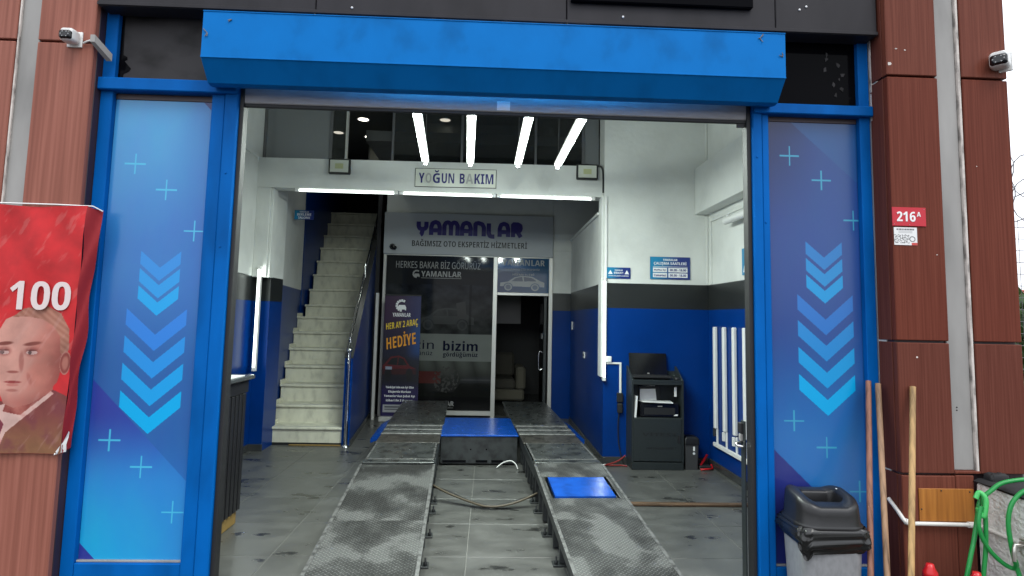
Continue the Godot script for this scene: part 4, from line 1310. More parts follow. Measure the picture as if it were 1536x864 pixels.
func build_office() -> void:
	var o := thing("office_partition", "office partition of pale metal frames with a printed window and an open doorway", "partition")
	var al: Material = M.aluminium
	pbox(o, "corner_post", Vector3(-1.66, 0, -5.62), Vector3(-1.615, 1.84, -5.57), al, 0.004)
	pbox(o, "post", Vector3(-1.63, 0, -5.98), Vector3(-1.585, 2.455, -5.92), al, 0.004)
	pbox(o, "post", Vector3(0.062, 0, -5.98), Vector3(0.128, 2.455, -5.92), al, 0.004)
	pbox(o, "post", Vector3(0.925, 0, -5.98), Vector3(0.985, 2.455, -5.92), al, 0.004)
	pbox(o, "transom", Vector3(0.128, 1.86, -5.975), Vector3(0.925, 1.905, -5.925), al, 0.004)
	pbox(o, "bottom_rail", Vector3(-1.585, 0.03, -5.975), Vector3(0.062, 0.1, -5.925), al, 0.004)
	pbox(o, "head_rail", Vector3(-1.585, 2.442, -5.975), Vector3(0.925, 2.457, -5.925), al, 0.003)
	var wp := put(o, "printed_window", sheet(Vector3(-1.585, 0.1, -5.96), Vector3(0.062, 2.442, -5.95)), print_mat("window_print", window_picture(), 0.06))
	M.window_print.metallic_specular = 0.25
	wp.set_meta("label", "dark printed office window with a pale band of slogan lettering")
	var z := -5.949
	text(wp, "lettering", "HERKES BAKAR BİZ GÖRÜRÜZ", Vector3(-0.79, 2.315, z), 1.3, 0.13, M.film_letter, 0.0, false)
	text(wp, "lettering", "YAMANLAR", Vector3(-0.74, 2.165, z), 0.62, 0.085, M.film_letter)
	pbox(wp, "underline", Vector3(-1.05, 2.098, z), Vector3(-0.43, 2.104, z + 0.002), M.film_letter)
	put(wp, "gear_icon", gear_car(Vector3(-1.12, 2.16, z), 0.06), M.film_letter)
	text(wp, "lettering", "sizin", Vector3(-1.05, 1.08, z), 0.46, 0.13, M.print_ink, 0.0, false)
	text(wp, "lettering", "gördüğünüz", Vector3(-1.12, 0.945, z), 0.56, 0.085, M.print_ink, 0.0, false)
	text(wp, "lettering", "bizim", Vector3(-0.415, 1.07, z), 0.53, 0.15, M.print_ink)
	text(wp, "lettering", "gördüğümüz", Vector3(-0.415, 0.93, z), 0.53, 0.09, M.print_ink)
	text(wp, "lettering", "YAMANLAR", Vector3(-0.74, 0.2, z), 0.5, 0.07, M.film_letter)
	pbox(wp, "underline", Vector3(-0.98, 0.135, z), Vector3(-0.5, 0.14, z + 0.002), M.film_letter)
	var tp := put(o, "printed_fanlight", sheet(Vector3(0.128, 1.905, -5.96), Vector3(0.925, 2.442, -5.95)), print_mat("transom_print", transom_picture(), 0.06))
	tp.set_meta("label", "printed pane with a pale car over the office doorway")
	text(tp, "lettering", "YAMANLAR", Vector3(0.53, 2.37, z), 0.66, 0.09, M.film_letter)
	text(tp, "lettering", "BAĞIMSIZ OTO EKSPERTİZ", Vector3(0.53, 2.27, z), 0.5, 0.035, M.print_grey)
	text(tp, "lettering", "HİZMETLERİ", Vector3(0.53, 2.19, z), 0.34, 0.035, M.film_letter)
	# door leaf standing open into the room
	var d := put(o, "door", _b(Vector3(0.86, 0.02, -6.72), Vector3(0.905, 1.85, -5.985), 0.004), M.cabinet_dark)
	pbox(d, "pane", Vector3(0.855, 0.15, -6.62), Vector3(0.859, 1.75, -6.08), M.black_gloss)
	var hd := S()
	tube(hd, smooth_path([Vector3(0.855, 0.99, -6.04), Vector3(0.8, 0.99, -6.04), Vector3(0.8, 0.74, -6.04), Vector3(0.855, 0.74, -6.04)], 3), 0.011, 8)
	put(d, "handle", hd, M.chrome)
	pbox(d, "sign", Vector3(0.842, 1.2, -6.3), Vector3(0.8545, 1.28, -6.1), M.print_grey)
	# sign above
	var s := thing("office_sign", "white sign board with violet lettering above the office front", "sign board")
	pbox(s, "board", Vector3(-1.637, 2.46, -5.975), Vector3(0.982, 3.108, -5.915), M.sign_white, 0.005)
	var w := S()
	stroke_word(w, "YAMANLAR", -1.125, 2.765, 1.61, 0.205, -5.915, 0.033)
	put(s, "shop_name", w, M.logo_violet)
	text(s, "lettering", "BAĞIMSIZ OTO EKSPERTİZ HİZMETLERİ", Vector3(-0.315, 2.645, -5.914), 1.78, 0.115, M.print_black, 0.0, true, 0.004)
	var c := thing("dome_camera", "small black camera on the left end of the white office sign", "security camera")
	var cs := S()
	lathe(cs, [Vector2(0.04, 0), Vector2(0.045, 0.015), Vector2(0.035, 0.03), Vector2(0.0, 0.03)], Vector3(-1.5, 2.57, -5.914), Vector3(0, 0, 1), 14)
	put(c, "base", cs, M.black_rubber)
	cs = S()
	lathe(cs, [Vector2(0, -0.05), Vector2(0.03, -0.05), Vector2(0.032, 0.05), Vector2(0.0, 0.055)], Vector3(-1.48, 2.56, -5.86), Vector3(0.6, -0.35, 0.6).normalized(), 12)
	put(c, "body", cs, M.dark_lens)
	# inside the office
	var room := setting_node("office_room")
	pbox(room, "rear_wall", Vector3(-1.6, 0, -8.99), Vector3(1.745, 3.45, -8.9), M.office_dark)
	pbox(room, "left_wall", Vector3(-1.76, 0, -8.89), Vector3(-1.7, 3.45, -6.0), M.office_dark)
	pbox(room, "floor", Vector3(-1.69, 0.0, -8.89), Vector3(1.745, 0.006, -6.12), M.skirting_grey)
	var sf := thing("sofa", "beige and grey sofa in the dark room behind the office doorway", "sofa", Vector3(-0.15, 0.006, -7.9))
	pbox(sf, "base", Vector3(-0.8, 0.05, -0.4), Vector3(0.82, 0.24, 0.42), M.fabric_beige, 0.03)
	for x in [-0.6, 0.04]:
		pbox(sf, "seat_cushion", Vector3(x, 0.24, -0.2), Vector3(x + 0.62, 0.42, 0.42), M.fabric_grey, 0.04)
		pbox(sf, "back_cushion", Vector3(x, 0.42, -0.36), Vector3(x + 0.62, 0.86, -0.16), M.fabric_grey, 0.05)
	pbox(sf, "armrest", Vector3(0.67, 0.24, -0.4), Vector3(0.84, 0.64, 0.44), M.fabric_beige, 0.05)
	pbox(sf, "armrest", Vector3(-0.82, 0.24, -0.4), Vector3(-0.62, 0.64, 0.44), M.fabric_beige, 0.05)
	solo("wall_poster", "dim grey poster on the wall above the sofa in the office", "poster", _b(Vector3(-0.3, 1.4, -8.899), Vector3(0.66, 2.2, -8.88), 0.003), M.film_light)
	# roll-up banner
	var r := thing("roll_up_banner", "dark blue roll up advertising banner with yellow and orange lettering", "banner")
	pbox(r, "base", Vector3(-1.53, 0.001, -5.6), Vector3(-0.97, 0.075, -5.42), M.aluminium, 0.012)
	pbox(r, "top_bar", Vector3(-1.512, 1.8, -5.515), Vector3(-0.983, 1.822, -5.493), M.black_rubber, 0.004)
	var pr := put(r, "printed_sheet", sheet(Vector3(-1.51, 0.075, -5.506), Vector3(-0.985, 1.8, -5.5)), print_mat("rollup_print", rollup_picture(), 0.4))
	z = -5.499
	put(pr, "gear_icon", gear_car(Vector3(-1.265, 1.66, z), 0.085), M.print_white)
	text(pr, "lettering", "YAMANLAR", Vector3(-1.262, 1.525, z), 0.26, 0.055, M.print_white)
	text(pr, "lettering", "HER AY 2 ARAÇ", Vector3(-1.25, 1.375, z), 0.46, 0.12, M.yellow_print, 0.0, true, 0.004).rotate_object_local(Vector3(0, 0, 1), 0.09)
	text(pr, "lettering", "HEDİYE", Vector3(-1.255, 1.17, z), 0.42, 0.21, M.orange_print, 0.0, true, 0.006).rotate_object_local(Vector3(0, 0, 1), 0.12)
	var k := 0
	for line in ["Türkiye'nin en iyi Oto", "Ekspertiz Markası", "Yamanlar'dan Şubat Ayı", "itibari ile 2 Araç ve"]:
		text(pr, "lettering", line, Vector3(-1.25, 0.48 - 0.062 * k, z), [0.4, 0.32, 0.44, 0.38][k], 0.042, M.print_white)
		k += 1

func gear_car(at: Vector3, r: float) -> SurfaceTool:        # half gear wheel over a small front view of a car
	var st := S()
	for k in 9:
		var a := PI * 0.35 + PI * 1.1 * k / 8.0
		var c := at + Vector3(cos(a), sin(a), 0) * r * 0.85
		var d := Vector3(cos(a), sin(a), 0) * r * 0.2
		var e := Vector3(-d.y, d.x, 0) * 0.8
		hexa(st, [c - d - e, c + d - e, c + d + e, c - d + e, c - d - e + Vector3(0, 0, 0.002), c + d - e + Vector3(0, 0, 0.002), c + d + e + Vector3(0, 0, 0.002), c - d + e + Vector3(0, 0, 0.002)])
	var poly := PackedVector2Array()
	for p in [[-0.6, -0.9], [-0.6, -0.35], [-0.42, 0.1], [0.5, 0.1], [0.7, -0.35], [0.7, -0.9], [0.5, -0.9], [0.5, -0.75], [-0.4, -0.75], [-0.4, -0.9]]:
		poly.append(Vector2(at.x + p[0] * r * 1.1, at.y + p[1] * r * 0.9))
	prism(st, poly, 0.0025, Transform3D(Basis(), Vector3(0, 0, at.z)))
	return st

func tread_slab(st: SurfaceTool, xi: Array, xo: Array, prof: Array) -> void:    # a bent plate: inner and outer x, (z, y) points; uv over the top
	var L := 0.0
	var s := [0.0]
	for i in prof.size() - 1:
		L += prof[i].distance_to(prof[i + 1])
		s.append(L)
	for i in prof.size() - 1:
		var c := [Vector3(xi[i], prof[i].y, prof[i].x), Vector3(xo[i], prof[i].y, prof[i].x), Vector3(xo[i + 1], prof[i + 1].y, prof[i + 1].x), Vector3(xi[i + 1], prof[i + 1].y, prof[i + 1].x)]
		var u := [Vector2(0, s[i] / 1.74), Vector2(1, s[i] / 1.74), Vector2(1, s[i + 1] / 1.74), Vector2(0, s[i + 1] / 1.74)]
		var n: Vector3 = (c[2] - c[0]).cross(c[3] - c[1]).normalized()
		if n.y < 0:
			n = -n
		var order := [0, 1, 2, 0, 2, 3]
		if (c[1] - c[0]).cross(c[2] - c[0]).dot(n) > 0.0:
			order = [0, 2, 1, 0, 3, 2]
		for k in order:
			st.set_normal(n)
			st.set_uv(u[k])
			st.add_vertex(c[k])

func build_lift() -> void:
	tread_material("tread_left", 51)
	tread_material("tread_right", 78)
	var lift := thing("brake_tester", "vehicle inspection ramp of two long dark steel tracks into the hall", "inspection ramp", frame_of_lift.origin, 0.042)
	for side in [-1, 1]:
		var xi := -0.405 if side < 0 else 0.41
		var xo := -1.0 if side < 0 else 0.985
		var t := Node3D.new()
		t.name = "track"
		lift.add_child(t, true)
		t.set_meta("label", "left track with a full tread plate ramp" if side < 0 else "right track with a blue play detector plate let into its ramp")
		var lo := minf(xi, xo)
		var hi := maxf(xi, xo)
		var tm: Material = M.tread_left if side < 0 else M.tread_right
		# ramp, local z: + towards the street
		var front := 2.05
		var body := S()
		hexa(body, [Vector3(lo + 0.02, 0.02, 2.75), Vector3(hi - 0.02, 0.02, 2.75), Vector3(hi - 0.02, 0.255, 0.0), Vector3(lo + 0.02, 0.255, 0.0), Vector3(lo + 0.02, 0.024, 2.75), Vector3(hi - 0.02, 0.024, 2.75), Vector3(hi - 0.02, 0.296, 0.0), Vector3(lo + 0.02, 0.296, 0.0)])
		if side < 0:
			var rp := S()
			tread_slab(rp, [xi, xi, xi], [xo, xo, xo], [Vector2(2.8, -0.015), Vector2(front, 0.145), Vector2(0.0, 0.31)])
			put(t, "ramp_plate", rp, tm)
		else:
			var y := func(zz: float) -> float: return lerpf(0.31, 0.145, zz / front)
			var rp := S()
			tread_slab(rp, [xi, xi, xi], [xo, xo, xo], [Vector2(2.8, -0.015), Vector2(front, 0.145), Vector2(0.72, y.call(0.72))])
			put(t, "ramp_plate", rp, tm)
			var r2 := S()
			tread_slab(r2, [xi, xi], [xo, xo], [Vector2(0.29, y.call(0.29)), Vector2(-0.05, 0.3105)])
			put(t, "ramp_plate", r2, tm)
			for q in [[xi, xi + 0.04], [xo - 0.05, xo]]:
				var r3 := S()
				tread_slab(r3, [q[0], q[0]], [q[1], q[1]], [Vector2(0.72, y.call(0.72)), Vector2(0.29, y.call(0.29))])
				put(t, "edge_strip", r3, tm)
			var bp := S()
			hexa(bp, [Vector3(0.475, y.call(0.7) - 0.02, 0.70), Vector3(0.91, y.call(0.7) - 0.02, 0.70), Vector3(0.91, y.call(0.31) - 0.02, 0.31), Vector3(0.475, y.call(0.31) - 0.02, 0.31), Vector3(0.475, y.call(0.7) + 0.006, 0.70), Vector3(0.91, y.call(0.7) + 0.006, 0.70), Vector3(0.91, y.call(0.31) + 0.006, 0.31), Vector3(0.475, y.call(0.31) + 0.006, 0.31)])
			var pl := put(t, "blue_test_plate", bp, M.blue_plate)
			pl.set_meta("label", "bright blue steel plate let into the right ramp")
		for e in [[lo, lo + 0.012], [hi - 0.012, hi]]:
			var eb := S()
			hexa(eb, [Vector3(e[0], -0.02, 2.8), Vector3(e[1], -0.02, 2.8), Vector3(e[1], 0.085, front), Vector3(e[0], 0.085, front), Vector3(e[0], -0.016, 2.8), Vector3(e[1], -0.016, 2.8), Vector3(e[1], 0.143, front), Vector3(e[0], 0.143, front)])
			hexa(eb, [Vector3(e[0], 0.085, front), Vector3(e[1], 0.085, front), Vector3(e[1], 0.235, 0), Vector3(e[0], 0.235, 0), Vector3(e[0], 0.143, front), Vector3(e[1], 0.143, front), Vector3(e[1], 0.308, 0), Vector3(e[0], 0.308, 0)])
			put(t, "side_beam", eb, M.lift_paint)
			var wr := S()
			hexa(wr, [Vector3(e[0] - 0.004, 0.139, front), Vector3(e[1] + 0.004, 0.139, front), Vector3(e[1] + 0.004, 0.304, 0), Vector3(e[0] - 0.004, 0.304, 0), Vector3(e[0] - 0.004, 0.147, front), Vector3(e[1] + 0.004, 0.147, front), Vector3(e[1] + 0.004, 0.313, 0), Vector3(e[0] - 0.004, 0.313, 0)])
			put(t, "worn_edge", wr, M.worn_steel)
			pbox(t, "side_beam", Vector3(e[0], 0.2, -3.7), Vector3(e[1], 0.296, -0.001), M.lift_paint, 0.003)
		# flat deck
		pbox(t, "lip_plate", Vector3(lo + 0.005, 0.296, -0.15), Vector3(hi - 0.005, 0.316, -0.055), M.deck_plate, 0.006)
		pbox(t, "deck_plate", Vector3(lo + 0.02, 0.296, -0.85), Vector3(hi - 0.02, 0.312, -0.165), M.deck_plate, 0.004)
		pbox(t, "deck_plate", Vector3(lo - 0.005, 0.296, -1.27), Vector3(hi + 0.005, 0.310, -0.865), M.rust_plate, 0.004)
		pbox(t, "wear_edge", Vector3(hi - 0.03, 0.313, -0.84), Vector3(hi - 0.012, 0.317, -0.17), M.worn_steel, 0.002)
		pbox(t, "wear_edge", Vector3(lo + 0.012, 0.313, -0.84), Vector3(lo + 0.03, 0.317, -0.17), M.worn_steel, 0.002)
		pbox(t, "wear_edge", Vector3(lo + 0.02, 0.3125, -0.19), Vector3(hi - 0.02, 0.3155, -0.168), M.worn_steel, 0.001)
		for k in 5:
			pbox(t, "roller_bar", Vector3(lo - 0.01, 0.29, -1.335 - k * 0.115), Vector3(hi + 0.01, 0.318 - 0.004 * (k % 2), -1.285 - k * 0.115), M.worn_steel if k % 2 == 0 else M.deck_plate, 0.012)
		pbox(t, "rear_plate", Vector3(lo - 0.02, 0.29, -3.75), Vector3(hi + 0.02, 0.312, -1.85), M.deck_plate, 0.004)
		# blue outer flange beside the rollers
		var fx := lo - 0.13 if side < 0 else hi + 0.13
		var fi := lo - 0.012 if side < 0 else hi + 0.012
		var fl := S()
		hexa(fl, [Vector3(fi, 0.25, -1.35), Vector3(fx, 0.19, -1.42), Vector3(fx, 0.19, -2.3), Vector3(fi, 0.25, -2.3), Vector3(fi, 0.3, -1.35), Vector3(fx, 0.235, -1.42), Vector3(fx, 0.235, -2.3), Vector3(fi, 0.3, -2.3)])
		put(t, "side_flange", fl, M.blue_plate)
		# legs with feet
		for x in [lo + 0.03, hi - 0.03]:
			for z in [1.95, 1.62, 1.22, 0.95, 0.72, 0.45, 0.22, -0.03, -0.2, -0.4, -0.6, -0.8, -1.05, -1.3, -2.2, -3.2]:
				var topy := 0.28 if z < 0.0 else lerpf(0.28, 0.11, z / front)
				pbox(t, "leg", Vector3(x - 0.018, 0.012, z - 0.02), Vector3(x + 0.018, topy, z + 0.02), M.lift_paint, 0.003)
			for z in [1.22, 0.72, 0.22, -0.03]:
				var ft := S()
				box(ft, Vector3(x - 0.06, 0.0, z - 0.04), Vector3(x + 0.06, 0.011, z + 0.04), 0.002)
				lathe(ft, [Vector2(0, 0.011), Vector2(0.012, 0.011), Vector2(0.012, 0.03), Vector2(0.006, 0.032), Vector2(0.006, 0.055), Vector2(0, 0.056)], Vector3(x + (0.04 if x == hi - 0.03 else -0.04), 0, z + 0.015), Vector3.UP, 8)
				put(t, "foot_plate", ft, M.lift_paint)
	# blue topped unit between the tracks
	var u := Node3D.new()
	u.name = "centre_unit"
	lift.add_child(u, true)
	u.set_meta("label", "dark box with a bright blue top between the two tracks")
	pbox(u, "box_front", Vector3(-0.40, 0.02, -2.3), Vector3(0.385, 0.288, -1.27), M.lift_paint, 0.004)
	pbox(u, "blue_top", Vector3(-0.408, 0.29, -2.32), Vector3(0.393, 0.309, -1.26), M.blue_plate, 0.006)
	for x in [-0.1, 0.06]:
		pbox(u, "bolt_hole", Vector3(x, 0.155, -1.2705), Vector3(x + 0.014, 0.168, -1.269), M.black_gloss)
	for x in [-0.38, -0.04, 0.12]:
		pbox(u, "slot", Vector3(x, 0.03, -1.2705), Vector3(x + (0.24 if x < -0.3 else 0.12), 0.055, -1.269), M.black_gloss)
	# cables
	var cb := thing("cable_bundle", "bundle of black and tan cables lying between the two tracks", "cable")
	for k in 4:
		var st := S()
		var pts := [Vector3(-0.42, 0.11 + 0.004 * k, -1.78), Vector3(-0.3, 0.085, -1.74 + 0.012 * k), Vector3(-0.12, 0.035 + 0.003 * k, -1.66 + 0.014 * k), Vector3(0.02, 0.02 + 0.006 * (k % 2), -1.6 + 0.016 * k), Vector3(0.16, 0.03, -1.6 + 0.012 * k), Vector3(0.3, 0.06, -1.63 + 0.01 * k), Vector3(0.43, 0.085 + 0.005 * k, -1.66)]
		tube(st, smooth_path(pts, 5), 0.0085, 6)
		put(cb, "cable", st, M.cable_tan if k == 3 else M.cable_black)
	var wc := S()
	tube(wc, smooth_path([Vector3(0.12, 0.01, -2.85), Vector3(0.18, 0.05, -2.88), Vector3(0.26, 0.075, -2.87), Vector3(0.31, 0.05, -2.84), Vector3(0.33, 0.008, -2.82)], 5), 0.006, 6)
	solo("white_cable", "thin white cable looping out in front of the blue topped box", "cable", wc, M.cable_white)

func build_hall_lamps() -> void:
	var names := ["leftmost of the four rows of hanging white lights", "second from the left of the four hanging white light rows", "third from the left of the four hanging white light rows", "rightmost of the four rows of hanging white lights"]
	for i in 4:
		var r: Array = LAMP_ROWS[i]
		var t := thing("hanging_light", names[i], "ceiling light", Vector3.ZERO, 0.0, "rows of hanging lights in the hall")
		var dir := (row_point(r, 4.0) - row_point(r, 0.0)).normalized()
		for k in 4:
			var c := row_point(r, k + 0.5)
			var ax := dir.cross(Vector3.UP).normalized()
			for part_ in [["light_panel", 0.031, 0.0, 0.012, M.led_white], ["housing", 0.034, 0.012, 0.03, M.white_plastic]]:
				var st := S()
				var ring_ := []
				for y in [part_[2], part_[3]]:
					for q in [[-1, -1], [1, -1], [1, 1], [-1, 1]]:
						ring_.append(c + ax * part_[1] * q[0] + dir * 0.252 * q[1] + Vector3(0, y, 0))
				hexa(st, ring_)
				put(t, part_[0], st, part_[4])
		for k in [0.1, 3.9]:
			var w := S()
			tube(w, [row_point(r, k) + Vector3(0, 0.03, 0), row_point(r, k) + Vector3(0, 1.295, 0)], 0.002, 5)
			put(t, "hanging_wire", w, M.wire)
		var f := S()
		box(f, row_point(r, 0.0) + Vector3(-0.02, -0.03, -0.03), row_point(r, 0.0) + Vector3(0.02, 0.03, -0.002), 0.004)
		put(t, "end_cap", f, M.wire)
	for i in 3:
		var b: Array = BEAM_TUBES[i]
		var t := thing("tube_light", ["left white tube light under the beam", "middle white tube light under the beam", "right white tube light under the beam"][i], "tube light", Vector3.ZERO, 0.0, "tube lights along the beam")
		var st := S()
		tube(st, [Vector3(b[0], beam_y(b[0]) - 0.022, beam_z(b[0]) - 0.02), Vector3(b[1], beam_y(b[1]) - 0.022, beam_z(b[1]) - 0.02)], 0.0125, 10)
		put(t, "glowing_tube", st, M.led_white)
		for x in b:
			pbox(t, "end_cap", Vector3(x - 0.022, beam_y(x) - 0.038, beam_z(x) - 0.035), Vector3(x + 0.022, beam_y(x) - 0.001, beam_z(x) - 0.002), M.white_plastic, 0.004)
	for e in [["tube_light", "upright glowing tube light on the right jamb of the passage", Vector3(1.244, 0, -3.07), 0.885, 1.945], ["tube_light", "upright glowing tube light on the left jamb above the counter", Vector3(-2.512, 0, -3.3), 0.9, 2.0]]:
		var t := thing(e[0], e[1], "tube light", Vector3.ZERO, 0.0, "")
		var st := S()
		tube(st, [e[2] + Vector3(0, e[3], 0), e[2] + Vector3(0, e[4], 0)], 0.012, 10)
		put(t, "glowing_tube", st, M.led_white)
		for y in [e[3], e[4]]:
			pbox(t, "end_cap", e[2] + Vector3(-0.015, y - 0.02, -0.05), e[2] + Vector3(0.015, y + 0.02, 0.014), M.white_plastic, 0.004)
		pbox(t, "backing", e[2] + Vector3(-0.016, e[3] - 0.02, -0.06), e[2] + Vector3(0.016, e[4] + 0.02, -0.014), M.white_plastic, 0.002)
	for e in [["black framed floodlight on the left of the white beam", -1.68, 3.135, -3.24], ["black framed floodlight on the right of the white beam", 1.05, 3.13, -3.13]]:
		var t := thing("floodlight", e[0], "floodlight", Vector3(e[1], e[2], e[3]), 0.0, "floodlights on the beam")
		pbox(t, "frame", Vector3(-0.118, -0.085, -0.03), Vector3(0.118, 0.085, 0.02), M.black_rubber, 0.008)
		var gl := pbox(t, "glass", Vector3(-0.1, -0.068, 0.0195), Vector3(0.1, 0.068, 0.023), M.flood_glass, 0.002)
		pbox(gl, "diode_plate", Vector3(-0.045, -0.03, 0.0225), Vector3(0.045, 0.028, 0.025), M.flood_chip)
		pbox(t, "bracket", Vector3(-0.02, -0.02, -0.075), Vector3(0.02, 0.1, -0.03), M.black_rubber, 0.003)
	var fc := S()
	tube(fc, smooth_path([Vector3(1.15, 3.19, -3.15), Vector3(1.19, 3.2, -3.13), Vector3(1.225, 3.14, -3.13), Vector3(1.23, 2.9, -3.13)], 6), 0.011, 7)
	solo("floodlight_cable", "black cable curving down from the right floodlight", "cable", fc, M.cable_black)

func build_hall_things() -> void:
	# sign on the beam
	var s := thing("beam_sign", "white sign reading YOĞUN BAKIM with two faded letters painted with glare", "sign", Vector3(-0.4, 3.043, beam_z(-0.4) + 0.008), -0.034)
	pbox(s, "border", Vector3(-0.452, -0.106, -0.006), Vector3(0.452, 0.106, 0.004), M.skirting_grey, 0.002)
	pbox(s, "plate", Vector3(-0.446, -0.1, 0.0), Vector3(0.446, 0.1, 0.0065), M.sign_ivory, 0.002)
	for q in [["Y", 512, 542, 0.0, M.print_navy], ["O", 548, 578, 0.0, M.glare_letter], ["Ğ", 586, 622, 0.017, M.print_navy], ["UN", 632, 697, 0.0, M.print_navy], ["B", 726, 752, 0.0, M.print_navy], ["A", 758, 796, 0.0, M.glare_letter], ["KIM", 803, 902, 0.0, M.print_navy]]:
		var x0: float = -0.452 + 0.904 * (q[1] - 492.0) / 425.0
		var x1: float = -0.452 + 0.904 * (q[2] - 492.0) / 425.0
		text(s, "lettering", q[0], Vector3((x0 + x1) / 2, -0.004 + q[3], 0.0075), x1 - x0, 0.112 + q[3] * 2.0, q[4])
	# wall signs
	var sp := print_mat("sign_print", sign_picture(), 0.3)
	var h := thing("opening_hours_sign", "blue opening hours sign on the white wall above the black band", "sign", Vector3(1.966, 2.086, -3.115))
	put(h, "plate", sheet(Vector3(-0.22, -0.122, 0), Vector3(0.22, 0.122, 0.006)), sp)
	text(h, "lettering", "YAMANLAR", Vector3(0, 0.09, 0.007), 0.16, 0.022, M.print_white)
	text(h, "lettering", "ÇALIŞMA SAATLERİ", Vector3(0, 0.05, 0.007), 0.36, 0.045, M.print_white)
	pbox(h, "rule", Vector3(-0.19, 0.012, 0.0055), Vector3(0.19, 0.016, 0.007), M.print_white)
	for q in [["Hafta İçi", -0.19, -0.035, -0.045], ["08.00 - 18.00", -0.02, 0.19, -0.045], ["Cumartesi", -0.19, -0.035, -0.103], ["08.00 - 18.00", -0.02, 0.19, -0.103]]:
		pbox(h, "white_field", Vector3(q[1], q[3], 0.0055), Vector3(q[2], q[3] + 0.048, 0.007), M.print_white)
		text(h, "lettering", q[0], Vector3((q[1] + q[2]) / 2, q[3] + 0.024, 0.008), (q[2] - q[1]) * 0.85, 0.026, M.print_navy)
	var d := thing("warning_sign", "small blue warning sign with two white triangles beside the passage", "sign", Vector3(1.4, 2.02, -3.115))
	put(d, "plate", sheet(Vector3(-0.13, -0.06, 0), Vector3(0.13, 0.06, 0.006)), sp)
	for x in [-0.09, 0.09]:
		var tr := S()
		prism(tr, PackedVector2Array([Vector2(x - 0.025, -0.012), Vector2(x + 0.025, -0.012), Vector2(x, 0.032)]), 0.0015, Transform3D(Basis(), Vector3(0, 0, 0.006)))
		put(d, "triangle", tr, M.print_white)
	text(d, "lettering", "YAMANLAR", Vector3(0, 0.03, 0.007), 0.09, 0.014, M.print_white)
	text(d, "lettering", "DİKKAT!", Vector3(0, 0.004, 0.007), 0.1, 0.026, M.print_white)
	text(d, "lettering", "LÜTFEN SARI ÇİZGİYİ GEÇMEYİNİZ", Vector3(0, -0.032, 0.007), 0.22, 0.017, M.print_white)
	var w := thing("waiting_room_sign", "small blue waiting room sign projecting from the white wall beside the stairs", "sign", Vector3(-2.445, 2.80, -4.55))
	put(w, "plate", sheet(Vector3(-0.125, -0.062, -0.006), Vector3(0.125, 0.062, 0.0)), sp)
	text(w, "lettering", "YAMANLAR", Vector3(0, 0.04, 0.001), 0.12, 0.016, M.print_white)
	text(w, "lettering", "BEKLEME", Vector3(0, 0.006, 0.001), 0.18, 0.032, M.print_white)
	text(w, "lettering", "SALONU", Vector3(0, -0.036, 0.001), 0.15, 0.03, M.print_white)
	var q2 := thing("side_wall_sign", "blue and white sign on the right wall, cut off by the jamb", "sign", Vector3(2.386, 2.08, -2.02), -PI / 2)
	put(q2, "plate", sheet(Vector3(-0.2, -0.125, 0), Vector3(0.2, 0.125, 0.006)), sp)
	var q3 := S()
	prism(q3, PackedVector2Array([Vector2(-0.17, -0.1), Vector2(-0.08, -0.1), Vector2(-0.12, 0.05)]), 0.0015, Transform3D(Basis(), Vector3(0, 0, 0.006)))
	put(q2, "triangle", q3, M.print_white)

	# trunking and socket
	var t := thing("cable_trunking", "white cable trunking with a junction box beside the passage", "trunking")
	pbox(t, "vertical_duct", Vector3(1.25, 1.12, -3.119), Vector3(1.272, 2.86, -3.1), M.white_plastic, 0.003)
	pbox(t, "junction_box", Vector3(1.25, 1.062, -3.119), Vector3(1.325, 1.125, -3.08), M.white_plastic, 0.006)
	pbox(t, "duct", Vector3(1.25, 1.04, -3.119), Vector3(1.436, 1.06, -3.104), M.white_plastic, 0.003)
	pbox(t, "duct", Vector3(1.414, 0.72, -3.119), Vector3(1.436, 1.04, -3.104), M.white_plastic, 0.003)
	var pl := thing("adapter", "black plug and power adapter hanging below the trunking beside the cabinet", "adapter")
	pbox(pl, "socket", Vector3(1.385, 0.64, -3.118), Vector3(1.45, 0.74, -3.08), M.black_rubber, 0.008)
	pbox(pl, "adapter_body", Vector3(1.39, 0.53, -3.118), Vector3(1.445, 0.632, -3.07), M.black_rubber, 0.01)
	var pc := S()
	tube(pc, smooth_path([Vector3(1.41, 0.53, -3.1), Vector3(1.4, 0.4, -3.1), Vector3(1.41, 0.2, -3.1), Vector3(1.45, 0.02, -3.08)], 5), 0.006, 6)
	put(pl, "cord", pc, M.cable_black)
	var so := thing("wall_socket", "small white socket on the blue passage wall", "socket", Vector3(1.239, 1.06, -4.37), -PI / 2)
	pbox(so, "plate", Vector3(-0.055, -0.04, 0), Vector3(0.055, 0.04, 0.012), M.white_plastic, 0.004)
	for x in [-0.026, 0.026]:
		var ho := S()
		lathe(ho, [Vector2(0, 0.012), Vector2(0.017, 0.012), Vector2(0.017, 0.0135), Vector2(0, 0.0135)], Vector3(x, 0, 0), Vector3(0, 0, 1), 12)
		put(so, "outlet", ho, M.skirting_grey)
	pbox(so, "switch", Vector3(-1.16, 0.3, 0), Vector3(-1.1, 0.42, 0.012), M.white_plastic, 0.003)

	# cabinet with computer, printer
	var k := thing("equipment_cabinet", "dark steel computer cabinet on the floor in the back right corner", "cabinet", Vector3(1.76, 0, -2.985))
	var cm: Material = M.cabinet_dark
	pbox(k, "plinth", Vector3(-0.268, 0, -0.12), Vector3(0.268, 0.075, 0.113), cm, 0.004)
	pbox(k, "door", Vector3(-0.25, 0.085, 0.095), Vector3(0.25, 0.515, 0.116), cm, 0.004)
	pbox(k, "shelf", Vector3(-0.25, 0.5, -0.118), Vector3(0.25, 0.52, 0.094), cm, 0.003)
